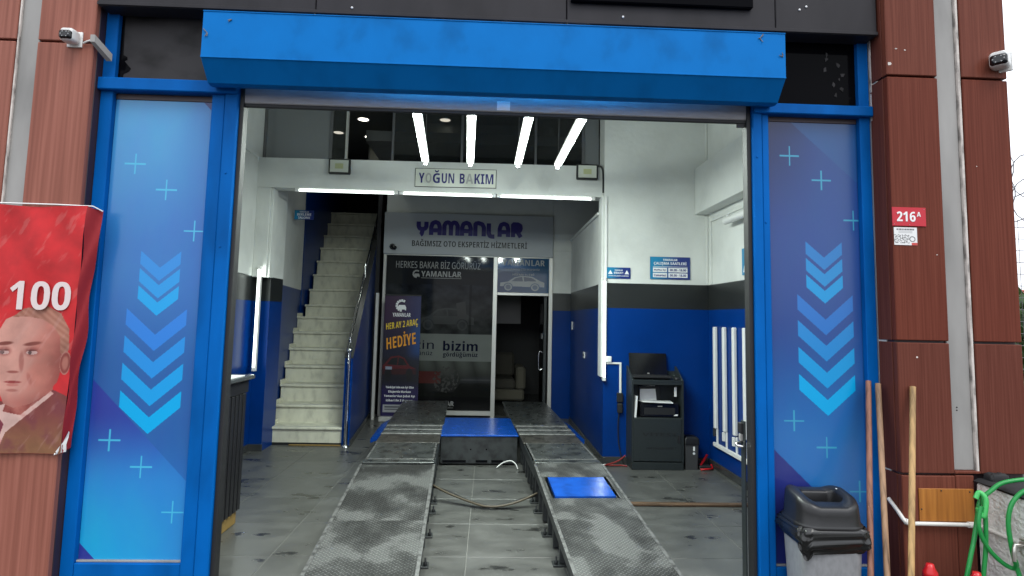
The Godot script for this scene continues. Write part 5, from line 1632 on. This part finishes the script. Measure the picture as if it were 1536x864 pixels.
	pbox(k, "back_panel", Vector3(-0.25, 0.076, -0.13), Vector3(0.25, 0.98, -0.119), cm)
	for x in [-0.27, 0.251]:
		var sd := S()
		hexa(sd, [Vector3(x, 0.076, -0.13), Vector3(x + 0.019, 0.076, -0.13), Vector3(x + 0.019, 0.076, 0.115), Vector3(x, 0.076, 0.115), Vector3(x, 1.03, -0.13), Vector3(x + 0.019, 1.03, -0.13), Vector3(x + 0.019, 0.9, 0.115), Vector3(x, 0.9, 0.115)])
		put(k, "side_panel", sd, cm)
	pbox(k, "apron", Vector3(-0.25, 0.855, 0.09), Vector3(0.25, 0.9, 0.118), cm, 0.004)
	var tp := S()
	hexa(tp, [Vector3(-0.25, 0.9, -0.118), Vector3(0.25, 0.9, -0.118), Vector3(0.25, 0.885, 0.12), Vector3(-0.25, 0.885, 0.12), Vector3(-0.25, 0.93, -0.118), Vector3(0.25, 0.93, -0.118), Vector3(0.25, 0.905, 0.12), Vector3(-0.25, 0.905, 0.12)])
	put(k, "desk_top", tp, cm)
	text(k, "lettering", "VİTEST", Vector3(0.02, 0.36, 0.1165), 0.36, 0.042, M.black_rubber)
	text(k, "lettering", "www.vitest.com.tr", Vector3(0.02, 0.22, 0.1165), 0.28, 0.022, M.black_rubber)
	pbox(k, "door_lock", Vector3(0.205, 0.27, 0.116), Vector3(0.23, 0.35, 0.122), M.black_rubber, 0.003)
	pbox(k, "socket_strip", Vector3(0.19, 0.73, 0.05), Vector3(0.215, 0.83, 0.06), M.paper, 0.003)
	var lp := thing("laptop", "open black laptop on top of the dark cabinet", "laptop", Vector3(1.71, 0.93, -3.0))
	pbox(lp, "keyboard_base", Vector3(-0.2, -0.008, -0.06), Vector3(0.2, 0.014, 0.14), M.black_rubber, 0.004)
	var sc := S()
	hexa(sc, [Vector3(-0.2, 0.014, -0.06), Vector3(0.2, 0.014, -0.06), Vector3(0.2, 0.014, -0.048), Vector3(-0.2, 0.014, -0.048), Vector3(-0.2, 0.235, -0.1), Vector3(0.2, 0.235, -0.1), Vector3(0.2, 0.235, -0.09), Vector3(-0.2, 0.235, -0.09)])
	put(lp, "screen", sc, M.dark_lens)
	pbox(lp, "badge", Vector3(-0.012, 0.02, -0.049), Vector3(0.012, 0.032, -0.045), M.zinc)
	var ms := S()
	var P := []
	for e in [[0.0, 1.0], [0.014, 0.95], [0.022, 0.6]]:
		P.append(ring(e[0], 0.024 * e[1], 0.036 * e[1], 0.018 * e[1], Vector3(1.965, 0.912, -2.9)))
	grid(ms, P, true, true)
	solo("computer_mouse", "black mouse at the right end of the cabinet top", "mouse", ms, M.black_rubber)
	var pr := thing("printer", "black printer with a white sheet in its tray inside the cabinet", "printer", Vector3(1.785, 0.52, -2.985))
	pbox(pr, "body", Vector3(-0.2, 0, -0.1), Vector3(0.21, 0.15, 0.09), M.dark_lens, 0.012)
	pbox(pr, "paper_support", Vector3(-0.17, 0.15, -0.105), Vector3(0.06, 0.3, -0.09), M.black_rubber, 0.004)
	pbox(pr, "output_slot", Vector3(-0.16, 0.03, 0.088), Vector3(0.16, 0.1, 0.093), M.black_rubber, 0.002)
	pbox(pr, "control_badge", Vector3(-0.02, 0.11, 0.0895), Vector3(0.03, 0.12, 0.092), M.zinc)
	pbox(pr, "label", Vector3(0.15, 0.02, 0.0895), Vector3(0.19, 0.035, 0.092), M.paper)
	var p1 := S()
	hexa(p1, [Vector3(1.62, 0.672, -3.06), Vector3(1.8, 0.672, -3.06), Vector3(1.8, 0.672, -3.056), Vector3(1.62, 0.672, -3.056), Vector3(1.63, 0.82, -3.083), Vector3(1.79, 0.825, -3.083), Vector3(1.79, 0.825, -3.08), Vector3(1.63, 0.82, -3.08)])
	solo("paper_stack", "grey lit sheets standing in the feed of the black printer", "paper", p1, M.paper)
	var p2 := S()
	hexa(p2, [Vector3(1.60, 0.671, -3.05), Vector3(1.94, 0.671, -3.05), Vector3(1.92, 0.668, -2.87), Vector3(1.61, 0.678, -2.87), Vector3(1.60, 0.676, -3.05), Vector3(1.94, 0.676, -3.05), Vector3(1.92, 0.676, -2.87), Vector3(1.61, 0.69, -2.87)])
	solo("paper_sheet", "white sheet lying on top of the black printer", "paper", p2, M.paper)
	var p3 := S()
	hexa(p3, [Vector3(1.515, 0.521, -3.08), Vector3(1.535, 0.521, -3.08), Vector3(1.54, 0.521, -2.88), Vector3(1.52, 0.521, -2.88), Vector3(1.53, 0.74, -3.08), Vector3(1.545, 0.74, -3.08), Vector3(1.555, 0.735, -2.88), Vector3(1.54, 0.73, -2.88)])
	solo("paper_pile", "white papers standing on edge at the left of the printer", "paper", p3, M.paper)
	# small bin beside the cabinet
	var b := thing("small_bin", "small dark grey bin beside the computer cabinet", "bin", Vector3(2.12, 0, -2.97))
	var st := S()
	P = []
	for e in [[0.0, 0.92], [0.25, 1.0]]:
		P.append(ring(e[0], 0.072 * e[1], 0.08 * e[1], 0.015))
	grid(st, P, true, true)
	put(b, "bucket", st, M.bin_grey)
	st = S()
	P = []
	for e in [[0.25, 1.0], [0.252, 1.08], [0.31, 1.05], [0.33, 0.8]]:
		P.append(ring(e[0], 0.074 * e[1], 0.082 * e[1], 0.018))
	grid(st, P, true, true)
	put(b, "lid", st, M.lid_black)
	st = S()
	lathe(st, [Vector2(0, 0), Vector2(0.013, 0), Vector2(0.013, 0.002), Vector2(0, 0.002)], Vector3(0.02, 0.165, 0.079), Vector3(0, 0, 1), 12)
	box(st, Vector3(0.012, 0.19, 0.0785), Vector3(0.03, 0.235, 0.0815), 0.001)
	put(b, "white_label", st, M.paper)
	# cables and tools on the floor
	var rc := thing("red_cable", "red and white cables trailing on the floor beside the cabinet", "cable")
	for q in [[M.cable_red, [Vector3(1.2, 0.012, -3.02), Vector3(1.3, 0.014, -2.99), Vector3(1.42, 0.012, -3.0), Vector3(1.47, 0.012, -2.97)]], [M.cable_white, [Vector3(1.05, 0.014, -2.98), Vector3(1.2, 0.016, -3.0), Vector3(1.3, 0.012, -3.03)]], [M.cable_red, [Vector3(1.25, 0.02, -2.98), Vector3(1.38, 0.05, -3.02), Vector3(1.47, 0.1, -3.06)]]]:
		st = S()
		tube(st, smooth_path(q[1], 5), 0.0075, 6)
		put(rc, "cable", st, q[0])
	var rt := thing("red_tool", "red handled tool and cables on the floor beside the small bin", "tool")
	st = S()
	tube(st, [Vector3(2.21, 0.02, -2.93), Vector3(2.33, 0.12, -3.04)], 0.013, 8)
	put(rt, "handle", st, M.red_plastic)
	st = S()
	box(st, Vector3(2.2, 0.0, -2.98), Vector3(2.33, 0.04, -2.9), 0.01)
	put(rt, "head", st, M.black_rubber)
	st = S()
	tube(st, smooth_path([Vector3(2.2, 0.012, -2.87), Vector3(2.26, 0.02, -2.85), Vector3(2.33, 0.015, -2.9), Vector3(2.36, 0.03, -3.0)], 4), 0.01, 6)
	put(rt, "cable", st, M.red_plastic)
	# plank
	solo("wooden_plank", "brown wooden strip lying across the floor on the right", "plank", _b(Vector3(1.2, 0.002, -1.73), Vector3(2.37, 0.022, -1.67), 0.004), M.plank_wood)
	# rack of white tubes on the right wall
	var wt := thing("tube_rack", "four white upright tubes on the blue right wall with a white base bar", "tube rack")
	var z := -2.885
	for i in 4:
		var wn := pbox(wt, "white_tube", Vector3(2.35, 0.42 + 0.01 * i, z - 0.025), Vector3(2.388, 1.462, z + 0.025), M.white_plastic, 0.008)
		pbox(wn, "tail", Vector3(2.37, 0.27, z + 0.0), Vector3(2.388, 0.43, z + 0.022), M.white_plastic, 0.003)
		pbox(wn, "end_cap", Vector3(2.345, 0.34, z - 0.026), Vector3(2.369, 0.425, z + 0.002), M.skirting_grey if i == 0 or i == 3 else M.white_plastic, 0.003)
		z += 0.243
	pbox(wt, "base_bar", Vector3(2.36, 0.235, -2.95), Vector3(2.388, 0.275, -1.95), M.white_plastic, 0.004)
	# unlit tube light high on the right wall
	var ht := thing("wall_tube", "white horizontal tube light high on the right wall", "tube heater")
	st = S()
	lathe(st, [Vector2(0.0, 0.0), Vector2(0.025, 0.0), Vector2(0.034, 0.006), Vector2(0.034, 0.94), Vector2(0.0, 0.95)], Vector3(2.31, 2.5, -2.43), Vector3(0, 0, 1), 16)
	put(ht, "tube", st, M.white_plastic)
	pbox(ht, "bracket", Vector3(2.305, 2.53, -2.4), Vector3(2.388, 2.56, -2.38), M.white_plastic, 0.003)
	# lock on the right jamb
	var lk := thing("door_lock", "black lock case with a chrome lever on the right jamb", "lock", Vector3(1.456, 0.88, -0.115))
	lk.scale = Vector3(0.8, 0.9, 0.7)
	pbox(lk, "case", Vector3(-0.012, 0.0, -0.03), Vector3(0.012, 0.065, 0.03), M.black_rubber, 0.004)
	pbox(lk, "keeper", Vector3(-0.01, -0.05, -0.02), Vector3(0.01, -0.005, 0.02), M.zinc, 0.004)
	st = S()
	tube(st, smooth_path([Vector3(0, -0.06, 0.0), Vector3(-0.03, -0.062, 0.005), Vector3(-0.035, -0.075, 0.03), Vector3(0.0, -0.08, 0.04)], 4), 0.009, 8)
	put(lk, "lever", st, M.chrome)
	# reception counter
	var c := thing("reception_counter", "black slatted reception counter on a wooden plinth inside the left jamb", "counter")
	pbox(c, "carcass", Vector3(-2.52, 0.1, -1.2), Vector3(-1.765, 1.0, -0.16), M.counter_black)
	pbox(c, "plinth", Vector3(-2.5, 0.002, -1.19), Vector3(-1.772, 0.1, -0.17), M.plinth_wood, 0.004)
	pbox(c, "upper_rail", Vector3(-2.53, 0.925, -1.215), Vector3(-1.745, 1.02, -0.15), M.counter_black, 0.004)
	pbox(c, "counter_top", Vector3(-2.56, 1.02, -1.25), Vector3(-1.715, 1.05, -0.12), M.counter_top, 0.006)
	var sm := mesh_of(_b(Vector3(0, 0.1, -0.0225), Vector3(0.016, 0.92, 0.0225), 0.004))
	for i in 16:
		var o := put(c, "slat", sm, M.counter_black)
		o.position = Vector3(-1.7648, 0, -1.17 + i * 0.0645)
	var sm2 := mesh_of(_b(Vector3(-0.0225, 0.1, -0.016), Vector3(0.0225, 0.92, 0), 0.004))
	for i in 11:
		var o := put(c, "slat", sm2, M.counter_black)
		o.position = Vector3(-1.8 - i * 0.067, 0, -1.2003)
	solo("counter_papers", "white papers on the reception counter beside the left jamb", "paper", _b(Vector3(-1.95, 1.051, -1.12), Vector3(-1.74, 1.056, -0.86), 0.001), M.paper)

func build_street_things() -> void:
	security_camera("white security camera on the left brown pillar, cable entering the frame", Vector3(-2.288, 2.965, 0.0855), 0.0)
	var rc := security_camera("white security camera near the right edge of the right pillar", Vector3(2.875, 3.0, 0.153), -0.25)
	rc.rotation.y = -0.85
	rc.scale = Vector3.ONE * 0.9
	security_camera("lower white security camera on the outer side of the right pillar", Vector3(2.906, 2.86, 0.0), PI / 2)
	var cc := thing("camera_cable", "grey cable duct with white lead running from the left camera", "cable")
	var st := S()
	tube(st, smooth_path([Vector3(-2.24, 2.945, 0.095), Vector3(-2.215, 2.955, 0.1), Vector3(-2.19, 2.962, 0.1), Vector3(-2.17, 2.96, 0.09)], 4), 0.005, 6)
	put(cc, "lead", st, M.white_plastic)
	st = S()
	hexa(st, [Vector3(-2.189, 2.945, 0.12), Vector3(-2.165, 2.945, 0.12), Vector3(-2.12, 2.875, 0.034), Vector3(-2.15, 2.875, 0.034), Vector3(-2.189, 2.985, 0.12), Vector3(-2.165, 2.985, 0.12), Vector3(-2.12, 2.915, 0.034), Vector3(-2.15, 2.915, 0.034)])
	put(cc, "duct", st, M.zinc)
	# banner
	var b := thing("red_banner", "red cloth banner with a portrait and white number tied to the left pillar", "banner")
	var x0 := -3.44
	var P := []
	for i in 33:
		var row := []
		var v := i / 32.0
		for j in 41:
			var u := j / 40.0
			var x := x0 + 1.3 * u
			var y := 2.045 - 1.28 * v + 0.006 * sin(u * 14.0) * (1.0 - v)
			var d := 0.006 * sin((u * 1.3 - v * 0.9) * 22.0) * (1.0 - v) * u + 0.004 * sin(u * 31.0 + v * 9.0) + 0.003 * sin(v * 17.0 + u * 5.0)
			row.append(Vector3(x - 0.025 * v * u, y, 0.1 + d))
		P.append(row)
	st = S()
	grid(st, P, false, false, true)
	var cl := put(b, "cloth", st, print_mat("banner_print", banner_picture(), 0.75))
	M.banner_print.cull_mode = BaseMaterial3D.CULL_DISABLED
	mat("banner_letter", lin(0.66, 0.56, 0.55), 0.7)
	text(cl, "lettering", "Ü 100", Vector3(-2.425, 1.59, 0.108), 0.49, 0.19, M.banner_letter)
	mat("banner_red", lin(0.40, 0.01, 0.018), 0.75)
	mat("banner_hem", lin(0.28, 0.008, 0.014), 0.75)
	P = []
	for i in 25:
		var v := i / 24.0
		var row := []
		for j in 7:
			var u := j / 6.0
			var wdt := lerpf(0.075, 0.012, v)
			row.append(Vector3(-2.14 - 0.024 * v + wdt * u * 0.6 + 0.006 * sin(v * 15.0) * u, 2.045 - (1.28 - 0.02 * u) * v - 0.012 * u * (1.0 - v), 0.1 - 0.055 * u + 0.008 * sin(v * 23.0 + u * 5.0)))
		P.append(row)
	st = S()
	grid(st, P)
	put(b, "turned_edge", st, M.banner_hem)
	P = []
	for i in 6:
		var row := []
		for j in 5:
			row.append(Vector3(-2.19 + 0.035 * j / 4.0 + 0.012 * i / 5.0, 0.77 + 0.11 * i / 5.0 * (j / 4.0) - 0.01 * sin(i * 1.3), 0.112 - 0.03 * j / 4.0 + 0.006 * sin(i * 2.0 + j)))
		P.append(row)
	st = S()
	grid(st, P)
	put(b, "curled_corner", st, M.paper)
	st = S()
	tube(st, [Vector3(-2.9, 2.055, 0.095), Vector3(-2.3, 2.052, 0.1), Vector3(-2.12, 2.05, 0.085), Vector3(-2.09, 2.03, 0.05)], 0.004, 6)
	put(b, "cord", st, M.paper)
	# number plate and notice
	var n := thing("number_plate", "red enamel house number plate 216A on the right pillar", "number plate", Vector3(2.297, 2.105, 0.1535))
	pbox(n, "plate", Vector3(-0.095, -0.052, 0), Vector3(0.095, 0.052, 0.005), M.enamel_red, 0.003)
	text(n, "lettering", "216", Vector3(-0.018, 0.0, 0.006), 0.105, 0.055, M.print_white)
	text(n, "lettering", "A", Vector3(0.054, 0.014, 0.006), 0.022, 0.026, M.print_white)
	for q in [[-0.085, -0.042], [0.085, 0.042], [0.0, -0.045]]:
		st = S()
		lathe(st, [Vector2(0, 0), Vector2(0.003, 0), Vector2(0, 0.002)], Vector3(q[0], q[1], 0.005), Vector3(0, 0, 1), 6)
		put(n, "rivet", st, M.zinc)
	solo("notice_sticker", "small printed notice sticker below the red number plate", "sticker", sheet(Vector3(2.21, 1.948, 0.1525), Vector3(2.34, 2.046, 0.155)), print_mat("notice_print", notice_picture(), 0.4))
	# sticks
	for q in [["brown wooden broom stick leaning on the blue frame, behind the bin", Vector3(2.124, 1.197, 0.022), Vector3(1.868, -0.02, 0.38), M.stick_red], ["tan wooden stick leaning where the blue frame meets the right pillar", Vector3(2.157, 1.187, 0.055), Vector3(1.958, -0.02, 0.385), M.stick_tan], ["yellowish wooden stick leaning on the face of the right pillar", Vector3(2.27, 1.185, 0.172), Vector3(1.98, -0.02, 0.49), M.stick_yellow]]:
		st = S()
		var dn: Vector3 = (q[2] - q[1]).normalized()
		tube(st, [q[1], q[1] + dn * 0.006, q[1].lerp(q[2], 0.5), q[2]], 0.0145, 12)
		solo("wooden_stick", q[0], "broom stick", st, q[3], "wooden sticks leaning on the shopfront")
	# bin
	var bin := thing("litter_bin", "grey plastic bin with a black lid and bag in front of the right panel", "bin", Vector3(1.765, -0.035, 0.15), -0.03)
	bin.scale = Vector3(0.87, 1.0, 0.92)
	P = []
	for e in [[0.0, 0.84], [0.02, 0.86], [0.3, 0.94], [0.5, 1.0]]:
		P.append(ring(e[0], 0.182 * e[1], 0.15 * e[1], 0.06 * e[1], Vector3.ZERO, 7))
	st = S()
	grid(st, P, true, true)
	put(bin, "body", st, M.grey_plastic)
	P = []
	var nrm := FastNoiseLite.new()
	nrm.seed = 4
	nrm.frequency = 14.0
	for i in 15:
		var v := i / 14.0
		var row := ring(0.525 - 0.0 * v, 0.19, 0.158, 0.062, Vector3.ZERO, 14)
		for j in row.size():
			var a := TAU * j / row.size()
			var p: Vector3 = row[j]
			var low := 0.42 + 0.022 * sin(a * 2.0 + 0.6) + 0.014 * sin(a * 5.0) - 0.02 * maxf(0.0, sin(a))
			var bulge := sin(v * PI * 0.85) * 0.022 + nrm.get_noise_3d(p.x * 1.0, v * 0.12, p.z * 1.0) * 0.04 * v + nrm.get_noise_3d(p.x * 0.6, v * 0.5 + 3.0, p.z * 0.6) * 0.02 + nrm.get_noise_3d(p.x * 2.2, v * 0.3 + 7.0, p.z * 2.2) * 0.012
			var dirv := Vector3(p.x, 0, p.z).normalized()
			row[j] = Vector3(p.x, lerpf(0.525, low, v), p.z) + dirv * (bulge + 0.006 - 0.012 * v)
		P.append(row)
	st = S()
	grid(st, P, true)
	var bg := put(bin, "bag", st, M.bag_black)
	P = []
	for e in [[0.512, 1.06, 0.1], [0.52, 1.09, 0.1], [0.533, 1.09, 0.1], [0.538, 1.03, 0.1], [0.6, 1.0, 0.1], [0.628, 0.985, 0.1], [0.645, 0.945, 0.1], [0.653, 0.87, 0.1], [0.655, 0.75, 0.1], [0.65, 0.64, 0.07], [0.635, 0.6, 0.06], [0.6, 0.57, 0.06], [0.57, 0.55, 0.06]]:
		var k: float = e[1]
		var kz := k if k > 0.7 else k * 0.72
		var row := ring(e[0], 0.182 * k, 0.155 * kz, e[2] * k, Vector3.ZERO, 9)
		if k < 1.01:
			for j in row.size():
				row[j].y += (0.022 * smoothstep(0.04, 0.15, absf(row[j].x)) - 0.035 * smoothstep(-0.02, 0.14, row[j].z)) * smoothstep(0.54, 0.64, e[0])
		P.append(row)
	st = S()
	grid(st, P, true, false)
	tri(st, Vector3(-0.11, 0.575, -0.08), Vector3(0.11, 0.575, -0.08), Vector3(0.11, 0.575, 0.08), Vector3.UP)
	tri(st, Vector3(-0.11, 0.575, -0.08), Vector3(0.11, 0.575, 0.08), Vector3(-0.11, 0.575, 0.08), Vector3.UP)
	put(bin, "lid", st, M.lid_black)
	st = S()
	P = []
	for e in [[0.0, 1.0], [0.004, 0.9], [0.005, 0.3]]:
		P.append(ring(e[0], 0.02 * e[1], 0.012 * e[1], 0.011 * e[1], Vector3(0.14, 0.668, -0.05)))
	grid(st, P, true, true)
	put(bin, "white_label", st, M.paper)
	# water pipe, tap, hose
	var wp := thing("water_pipe", "white plastic water pipe across the right pillar to a wall tap", "water pipe")
	st = S()
	tube(st, smooth_path([Vector3(2.19, 0.575, 0.06), Vector3(2.197, 0.53, 0.12), Vector3(2.2, 0.492, 0.172), Vector3(2.225, 0.482, 0.176), Vector3(2.3, 0.481, 0.176), Vector3(2.55, 0.477, 0.176), Vector3(2.582, 0.477, 0.19), Vector3(2.588, 0.477, 0.23), Vector3(2.588, 0.474, 0.42)], 6), 0.0105, 10)
	put(wp, "pipe", st, M.pipe_white)
	for q in [[Vector3(2.2, 0.492, 0.172), Vector3(2.235, 0.482, 0.176)], [Vector3(2.535, 0.4775, 0.176), Vector3(2.575, 0.477, 0.178)], [Vector3(2.588, 0.475, 0.4), Vector3(2.588, 0.474, 0.43)]]:
		st = S()
		tube(st, q, 0.0155, 10)
		put(wp, "fitting", st, M.pipe_white)
	st = S()
	tube(st, [Vector3(2.588, 0.474, 0.43), Vector3(2.588, 0.474, 0.47)], 0.013, 8)
	tube(st, [Vector3(2.59, 0.474, 0.45), Vector3(2.54, 0.474, 0.45), Vector3(2.535, 0.44, 0.45), Vector3(2.535, 0.40, 0.45)], 0.01, 8)
	box(st, Vector3(2.575, 0.495, 0.435), Vector3(2.6, 0.503, 0.485), 0.002)
	put(wp, "tap", st, M.brass)
	var hs := thing("garden_hose", "green garden hose looped over the low white wall", "hose")
	for pts in [
		[Vector3(2.9, 0.72, 0.5), Vector3(2.75, 0.765, 0.4), Vector3(2.60, 0.742, 0.35), Vector3(2.525, 0.693, 0.34), Vector3(2.478, 0.64, 0.33), Vector3(2.462, 0.573, 0.33), Vector3(2.43, 0.462, 0.34), Vector3(2.396, 0.367, 0.35), Vector3(2.35, 0.2, 0.36), Vector3(2.32, 0.05, 0.4), Vector3(2.4, -0.005, 0.5)],
		[Vector3(2.47, 0.69, 0.345), Vector3(2.475, 0.62, 0.36), Vector3(2.472, 0.53, 0.365), Vector3(2.466, 0.42, 0.365), Vector3(2.448, 0.296, 0.365), Vector3(2.42, 0.12, 0.37), Vector3(2.43, 0.0, 0.44)],
		[Vector3(2.448, 0.63, 0.37), Vector3(2.428, 0.535, 0.375), Vector3(2.462, 0.441, 0.38), Vector3(2.52, 0.375, 0.39), Vector3(2.56, 0.352, 0.41), Vector3(2.552, 0.38, 0.44), Vector3(2.535, 0.41, 0.45)],
		[Vector3(2.75, 0.735, 0.5), Vector3(2.64, 0.732, 0.44), Vector3(2.568, 0.672, 0.425), Vector3(2.541, 0.581, 0.42), Vector3(2.543, 0.472, 0.425), Vector3(2.558, 0.379, 0.43), Vector3(2.575, 0.28, 0.44), Vector3(2.57, 0.1, 0.47), Vector3(2.5, -0.005, 0.55)]]:
		st = S()
		tube(st, smooth_path(pts, 7), 0.0105, 10)
		put(hs, "hose_loop", st, M.hose_green)
	st = S()
	tube(st, smooth_path([Vector3(2.44, 0.66, 0.35), Vector3(2.46, 0.69, 0.35), Vector3(2.475, 0.66, 0.37), Vector3(2.455, 0.58, 0.375), Vector3(2.44, 0.62, 0.36)], 6), 0.012, 8)
	put(hs, "hose_knot", st, M.hose_stripe)
	# bottles
	for q in [["red cap of a white detergent bottle below the patch board", Vector3(2.156, -0.02, 0.4), 0.0], ["white jug with a red cap on the ground beside the green hose", Vector3(2.37, -0.02, 0.42), -0.03]]:
		var bt := thing("detergent_bottle", q[0], "bottle", q[1], 0.0, "")
		st = S()
		lathe(st, [Vector2(0.0, 0.0), Vector2(0.075, 0.0), Vector2(0.08, 0.02), Vector2(0.08, 0.2), Vector2(0.06, 0.27), Vector2(0.028, 0.305 + q[2]), Vector2(0.026, 0.32 + q[2]), Vector2(0, 0.32 + q[2])], Vector3.ZERO, Vector3.UP, 20)
		put(bt, "bottle_body", st, M.white_plastic if q[2] < 0.0 else M.red_plastic)
		st = S()
		lathe(st, [Vector2(0.0, 0.32 + q[2]), Vector2(0.034, 0.322 + q[2]), Vector2(0.032, 0.35 + q[2]), Vector2(0.02, 0.372 + q[2]), Vector2(0.016, 0.388 + q[2]), Vector2(0.0, 0.39 + q[2])], Vector3.ZERO, Vector3.UP, 18)
		put(bt, "cap", st, M.red_plastic)
